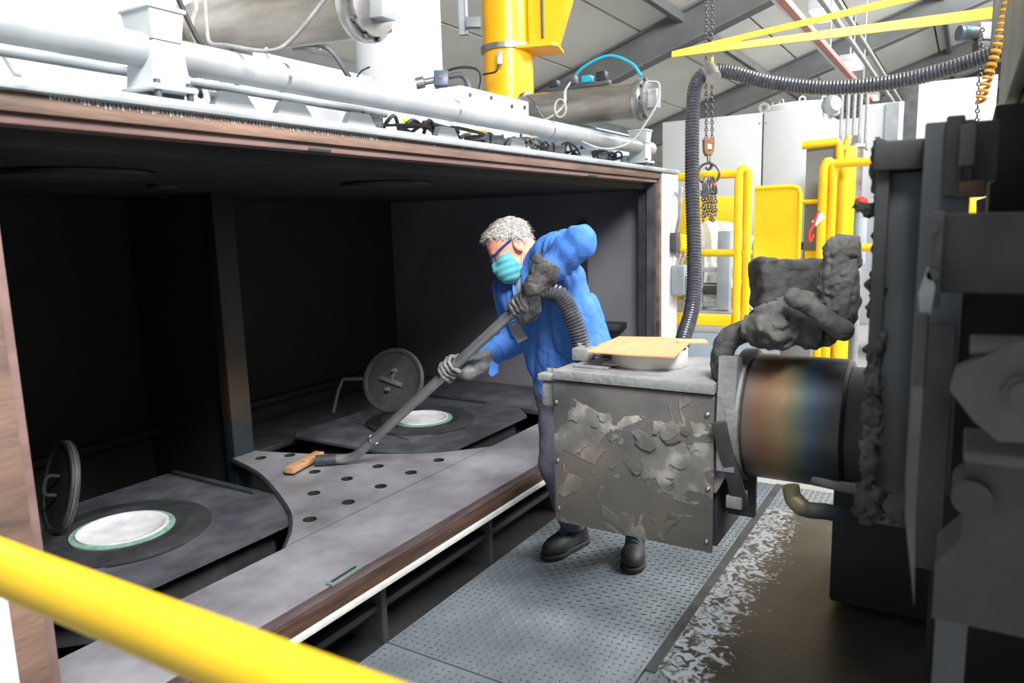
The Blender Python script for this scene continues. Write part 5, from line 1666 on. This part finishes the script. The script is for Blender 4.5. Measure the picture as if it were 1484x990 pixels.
hm = sdf_mesh('hair', hair_sdf, HO - .15, HO + .17, .0042)
hair = O('hair', hm, M['hair'], pr, angle=180)
st = MB()
hr_ = random.Random(9)
vsn = [v.co.copy() for v in hm.vertices]
nrmv = [v.normal.copy() for v in hm.vertices]
for k in range(2600):
    i = hr_.randrange(len(vsn))
    p, nv = np.array(vsn[i]), np.array(nrmv[i])
    comb = nrm(hf * .75 - hu * .35 + V(hr_.uniform(-.5, .5), hr_.uniform(-.5, .5), hr_.uniform(-.5, .5)))
    q = p - HO
    if q @ hf < -.02:
        comb = nrm(-hu * .9 - hf * .2 + V(hr_.uniform(-.4, .4), hr_.uniform(-.4, .4), hr_.uniform(-.4, .4)))
    L_ = hr_.uniform(.010, .022)
    sd = nrm(np.cross(comb, nv) + 1e-6)
    a = p - nv * .001
    b = p + comb * L_ * .6 + nv * .004
    c = p + comb * L_ + nv * .003
    w_ = .0011
    st.add([a - sd * w_, a + sd * w_, b + sd * w_ * .8, b - sd * w_ * .8, c], [(0, 1, 2, 3), (3, 2, 4)])
M['hair_strand'] = pm('grey_strands', (134, 128, 126), (206, 204, 202), 140, 0.5)
tag(O('hair_strands', st, M['hair_strand'], hair, angle=0), kind='stuff')

# mask
def mask_sdf(P):
    q = P - HO
    f, s, u = q @ hf, q @ hs3, q @ hu
    pl = .0018 * np.sin((u - .35 * f) * 210)
    m = ellip(P, HL(.052, 0, -.062), HAX, (.083, .068, .075))
    m = smin(head_sdf(P) - .004, m, .02)
    m = m - pl
    m = smax(m, (u + .004) - .10 * (f - .06) - .18 * np.maximum(0, .03 - np.abs(s)), .004)
    m = smax(m, -u - .128 + .0 * f, .004)
    m = smax(m, .030 - f + .10 * (u + .07), .004)
    return m


mk = O('face_mask', sdf_mesh('face_mask', mask_sdf, HO - .17, HO + .17, .004), M['mask'], pr, angle=180)
for s in (-1, 1):
    O('ear_loop', MB().tube(spline([HL(.040, s * .068, -.012), HL(.015, s * .078, .012), HL(-.012, s * .084, .028), HL(-.030, s * .086, .005), HL(-.02, s * .082, -.035), HL(.034, s * .066, -.098)], 6), .0016, 6), M['mask_white'], mk)
# glasses
gl = O('safety_glasses', MB().tube(spline([HL(-.015, .086, .030), HL(.025, .086, .026), HL(.065, .078, .022), HL(.098, .058, .017), HL(.112, .030, .018), HL(.114, 0, .020), HL(.112, -.030, .018), HL(.098, -.058, .017), HL(.065, -.078, .022), HL(.0, -.086, .028)], 8), .0066, 8, flat=.6), M['blue_plastic'], pr)
for s in (-1, 1):
    vs = []
    for i in range(9):
        q = i / 8
        f_, s_ = .115 - .050 * q ** 2.2, s * (.004 + .074 * q)
        for zz in (.018, -.008, -.026 + .012 * q):
            vs.append(HL(f_ - (.004 if zz < 0 else 0), s_, zz))
    fs = [(i * 3 + j, (i + 1) * 3 + j, (i + 1) * 3 + j + 1, i * 3 + j + 1) for i in range(8) for j in range(2)]
    O('lens', MB().add(vs, fs), M['lens'], gl, angle=180)

# jacket
front = nrm(np.cross(nkB - (hipL + hipR) / 2, shL - shR))
if np.dot(front, RIGHT) > 0:
    front = -front
VN0, VN1 = nkB + front * .075 - V(0, 0, .03), (chL + chR) / 2 + front * .16 - V(0, 0, .10)
wsL = (elL + wrL) / 2


def arm_fold(P, a, b, amp, freq):
    ab = b - a
    L2 = np.linalg.norm(ab)
    t = ((P - a) @ ab) / L2
    u, v = perp(ab)
    ph = np.arctan2((P - a) @ u, (P - a) @ v)
    return amp * np.sin(freq * t + 1.7 * np.sin(ph) + 2.5 * vnoise(P, 9))


def jacket_raw(P):
    d = rcone(P, chL, hipL, .110, .125)
    d = smin(d, rcone(P, chR, hipR, .105, .120), .09)
    d = smin(d, rcone(P, (chL + chR) / 2, (hipL + hipR) / 2, .125, .125), .06)
    d = smin(d, rcone(P, chL, shL, .085, .072), .05)
    d = smin(d, rcone(P, chR, shR, .085, .070), .05)
    d = smin(d, rcone(P, (shL + shR) / 2 * .5 + nkB * .5, shL, .07, .066), .05)
    d = smin(d, rcone(P, (shL + shR) / 2 * .5 + nkB * .5, shR, .07, .066), .05)
    # hem flares a little
    d = smin(d, rcone(P, hipL, hipL + V(0, 0, -.14), .125, .135), .05)
    d = smin(d, rcone(P, hipR, hipR + V(0, 0, -.14), .12, .13), .05)
    al = smin(rcone(P, shL, elL, .072, .064) + arm_fold(P, shL, elL, .006, 75), rcone(P, elL, elL + (wrL - elL) * .62, .064, .060) + arm_fold(P, elL, wrL, .005, 80), .02)
    ar = smin(rcone(P, shR, elR, .072, .062) + arm_fold(P, shR, elR, .005, 60), rcone(P, elR, elR + (wrR - elR) * .66, .062, .056) + arm_fold(P, elR, wrR, .005, 70), .02)
    d = smin(d, al, .028)
    d = smin(d, ar, .03)
    return d


# cloth folds run along the pull from shoulder to hip
_fa = nrm((hipR - shL))
_fu, _fv = perp(_fa)
FM = np.stack([_fa * .38, _fu, _fv], 1)


def jacket_sdf(P):
    d = jacket_raw(P)
    ax = nrm(nkB - (hipL + hipR) / 2)
    sd = nrm(shL - shR)
    x, y = P @ ax, P @ sd
    r1 = 1 - np.abs(vnoise(P @ FM, 9))
    r2 = 1 - np.abs(vnoise(P @ FM + 5.3, 17))
    fold = .022 * r1 ** 3 + .010 * r2 ** 3 - .013 + .005 * vnoise(P, 8)
    fold = fold + .005 * (1 - np.abs(vnoise(P @ FM + 9.1, 28))) ** 4
    arm = np.minimum(np.minimum(rcone(P, shL, elL, .07, .06), rcone(P, elL, wrL, .06, .06)), np.minimum(rcone(P, shR, elR, .07, .06), rcone(P, elR, wrR, .06, .06)))
    fold = fold * np.clip((arm + .02) / .06, .45, 1)
    d = d + fold
    neck = rcone(P, nkB - (nkB - HO) * .05, HL(-.03, 0, -.05), .070, .085)
    d = smax(d, -neck, .008)
    vee = rcone(P, nkB + front * .06, VN1, .058, .010)
    d = smax(d, -vee, .006)
    hem = .835 + .03 * np.sin(P @ sd * 14) - P[..., 2]
    return smax(d, hem, .006)


jl, jh = bounds([hipL, hipR, chL, chR, shL, shR, elL, elR, nkB, wrR], .16)
jk = O('jacket', sdf_mesh('jacket', jacket_sdf, jl, jh, .0055), M['blue_cloth'], pr, angle=180)


def shirt_sdf(P):
    d = jacket_raw(P) + .014
    neck = rcone(P, nkB, HL(-.03, 0, -.05), .066, .080)
    d = smax(d, -neck, .006)
    vee = rcone(P, nkB + front * .05, VN1, .085, .03)
    return smax(d, vee, .01)


lo_, hi_ = bounds([nkB, VN1, chL, chR], .12)
O('undershirt', sdf_mesh('undershirt', shirt_sdf, lo_, hi_, .006), M['shirt_white'], pr, angle=180)
# collar
na_ = nrm(HO - nkB)
cu = nrm(front - na_ * np.dot(front, na_))
cv_ = np.cross(na_, cu)
vs, fs, n = [], [], 30
for i in range(n):
    q = math.radians(38 + 284 * i / (n - 1))
    rad = cu * math.cos(q) + cv_ * math.sin(q)
    lift = .010 * math.cos(q)
    for r_, h_ in ((.074, -.012), (.080, .030 + lift), (.088, .028 + lift), (.102, -.018 - lift)):
        vs.append(nkB + rad * r_ + na_ * h_)
for i in range(n - 1):
    for j in range(4):
        j2 = (j + 1) % 4
        fs.append((i * 4 + j, i * 4 + j2, (i + 1) * 4 + j2, (i + 1) * 4 + j))
fs += [(0, 1, 2, 3), tuple((n - 1) * 4 + j for j in (3, 2, 1, 0))]
O('collar', MB().add(vs, fs), M['blue_cloth'], jk, angle=60)
bc = A(751, 482, 3.14)
bu = nrm(RIGHT * .50 - UP * .86)
bv = nrm(RIGHT * .86 + UP * .50 - FWD * .3)
bg = O('id_badge', MB().obox(bc, (bu, bv, np.cross(bu, bv)), (.040, .024, .003), .002), M['flange'], jk)
O('badge_clip', MB().obox(bc - bu * .044, (bu, bv, np.cross(bu, bv)), (.008, .010, .004), .002), M['steel'], bg)
cf0 = elR + (wrR - elR) * .66
O('loose_cuff', MB().prism([(0, 0), (.032, -.02), (.030, -.055), (.004, -.075), (-.012, -.06)], A(712, 522, 3.30), RIGHT, UP, FWD * .008), M['blue_cloth'], jk)

# trousers
def trouser_sdf(P):
    d = None
    for a, b, ra, rb in ((hipL, kneeL, .105, .082), (hipR, kneeR, .105, .082), (kneeL, ankL - V(0, 0, .12), .078, .056), (kneeR, ankR - V(0, 0, .12), .078, .058)):
        e = rcone(P, a, b, ra, rb)
        d = e if d is None else smin(d, e, .03)
    d = smin(d, rcone(P, hipL, hipR, .12, .12), .04)
    d = d + .009 * vnoise(P, 10) + .004 * vnoise(P, 24)
    d = smax(d, np.where((P - (ankL + ankR) / 2) @ (ankL - ankR) > 0, .148, .118) - P[..., 2] + .015 * vnoise(P, 6), .004)
    return smax(d, P[..., 2] - .95, .004)


jl, jh = bounds([hipL, hipR, kneeL, kneeR, ankL, ankR], .15)
O('trousers', sdf_mesh('trousers', trouser_sdf, jl, jh, .008), M['grey_cloth'], pr, angle=180)


# shoes
def shoe(toe, heel, name):
    toe, heel = np.array(toe, float), np.array(heel, float)
    a = nrm((toe - heel) * V(1, 1, 0))
    b = np.cross((0, 0, 1), a)
    L_ = np.linalg.norm((toe - heel)[:2])
    o = heel * V(1, 1, 0)
    z = V(0, 0, 1)

    def pt(f, s, u):
        return o + a * f * L_ + b * s + z * u

    def up(P):
        d = ellip(P, pt(.78, 0, .046), (a, b, z), (.080, .055, .048))
        d = smin(d, rcone(P, pt(.16, 0, .045), pt(.70, 0, .048), .040, .047), .03)
        d = smin(d, rcone(P, pt(.20, 0, .07), pt(.22, 0, .15), .044, .048), .03)
        d = smin(d, rcone(P, pt(.30, 0, .10), pt(.62, 0, .06), .034, .034), .03)
        d = smax(d, .024 - P[..., 2], .004)
        return smax(d, P[..., 2] - .150, .006)

    def sole(P):
        d = np.minimum(ellip(P, pt(.78, 0, .015), (a, b, z), (.090, .060, .05)), rcone(P, pt(.13, 0, .015), pt(.72, 0, .015), .046, .053))
        d = smax(d, P[..., 2] - .026 - .006 * np.clip((P - o) @ a / L_ - .8, 0, 1), .003)
        return smax(d, .001 - P[..., 2], .003)
    l_, h_ = bounds([pt(-.05, 0, 0), pt(1.1, 0, .1)], .07)
    l_[2] = -.02
    sh_ = O('shoe', sdf_mesh('shoe', up, l_, h_ + V(0, 0, .03), .005), M['shoe'], pr, angle=180)
    O('sole', sdf_mesh('sole', sole, l_, h_, .005), M['shoe_sole'], sh_, angle=180)
    for k in range(5):
        f = .34 + .075 * k
        zt2 = .153 - .145 * (f - .34)
        O('lace', MB().tube(spline([pt(f, -.030, zt2 - .016), pt(f + .01, -.015, zt2 - .001), pt(f + .02, 0, zt2 + .003), pt(f + .035, .015, zt2 - .002), pt(f + .045, .030, zt2 - .018)], 5), .0038, 6), M['lace'], sh_)
    O('tongue', sdf_mesh('tongue', lambda P: rcone(P, pt(.30, 0, .142), pt(.54, 0, .102), .020, .024), *bounds([pt(.30, 0, .142), pt(.54, 0, .102)], .04), .005), M['shoe_grey'], sh_, angle=180)


shoe(tR, hR, 'R')
shoe(tL, hL, 'L')


# gauntlet gloves: palm, four fingers and a thumb closed on the wand
def glove(p0, axis, n_, m_, wrist, cuff, rc0, rc1, mat, flipthumb=1, palm_r=.024, spread=.0215):
    a = nrm(axis)
    n_ = nrm(n_ - a * np.dot(n_, a))
    m_ = nrm(m_ - a * np.dot(m_, a) - n_ * np.dot(m_, n_))
    RW = .0255

    def cp(t, ang, r):
        q = math.radians(ang)
        return p0 + a * t + (n_ * math.cos(q) + m_ * math.sin(q)) * r
    segs = []
    lens = (0, 6, 2, -14)
    for i in range(4):
        t = (i - 1.5) * spread
        th = [-8, 50, 110, 170, 226 + 1.5 * lens[i]]
        rr = [RW + .026, RW + .020, RW + .0145, RW + .0125, RW + .0115]
        pts_ = [cp(t + .002 * (i - 1.5) * k * .3, th[k], rr[k]) for k in range(5)]
        segs.append((pts_, [.0140, .0128, .0125, .0120, .0108]))
    th_pts = [cp(-flipthumb * .030, -20, RW + .024), cp(-flipthumb * .050, -62, RW + .022), cp(-flipthumb * .052, -105, RW + .014), cp(-flipthumb * .046, -140, RW + .0125)]
    kn = [s[0][0] for s in segs]
    pc = cp(0, -18, RW + .030)

    def fn(P):
        d = rcone(P, kn[0], kn[3], palm_r, palm_r)
        d = smin(d, rcone(P, pc, wrist, .034, .036), .025)
        d = smin(d, rcone(P, kn[1], wrist, .024, .034), .02)
        d = smin(d, rcone(P, kn[2], wrist, .024, .034), .02)
        d = smin(d, rcone(P, th_pts[0], wrist, .020, .030), .02)
        cf = rcone(P, wrist, cuff, rc0, rc1) + arm_fold(P, wrist, cuff, .0028, 80) * 1.2
        d = smin(d, cf, .015)
        fg = None
        for pts_, rad in segs:
            for k in range(4):
                e = rcone(P, pts_[k], pts_[k + 1], rad[k], rad[k + 1])
                fg = e if fg is None else np.minimum(fg, e)
        for k in range(3):
            fg = np.minimum(fg, rcone(P, th_pts[k], th_pts[k + 1], (.0155, .0140, .0130)[k], (.0140, .0130, .0115)[k]))
        d = smin(d, fg, .005)
        d = d + .0022 * vnoise(P, 45) + .0012 * vnoise(P, 90) + .0045 * np.clip(1 - 3.2 * np.abs(vnoise(P + 1.7, 24)), 0, 1)
        ax = nrm(cuff - wrist)
        # open gauntlet end
        cut = (P - cuff) @ ax
        d = smax(d, cut, .003)
        inner = rcone(P, wrist + ax * .03, cuff + ax * .05, rc0 - .008, rc1 - .004 + .05 * (rc1 - rc0))
        return smax(d, -inner, .002)
    pts_all = [q for s in segs for q in s[0]] + th_pts + [wrist, cuff]
    l_, h_ = bounds(pts_all, .08)
    return O('gauntlet', sdf_mesh('gauntlet', fn, l_, h_, .0042), M[mat], pr, angle=180)


def on_wand(px):
    best = min(np.linspace(0, 1, 400), key=lambda q: abs((742 + FOC * ((w0 + (w1 - w0) * q - EYE) @ RIGHT) / ((w0 + (w1 - w0) * q - EYE) @ FWD)) - px))
    return w0 + (w1 - w0) * best


pR = on_wand(654)
pUL = nrm(RIGHT * -.70 + UP * .71)
glove(pR, WAX, FWD + pUL * .30, pUL, pR - WAX * .045 + FWD * .055 + RIGHT * .045 - UP * .035, A(709, 519, 3.40), .040, .058, 'leather', -1)
pL = on_wand(757)
cuffL = A(799, 378, 2.93)
glove(pL, WAX, -FWD * .55 - pUL * .85, -FWD + pUL * .3, A(775, 415, 2.955), cuffL, .050, .073, 'leather_dark', -1, palm_r=.030)
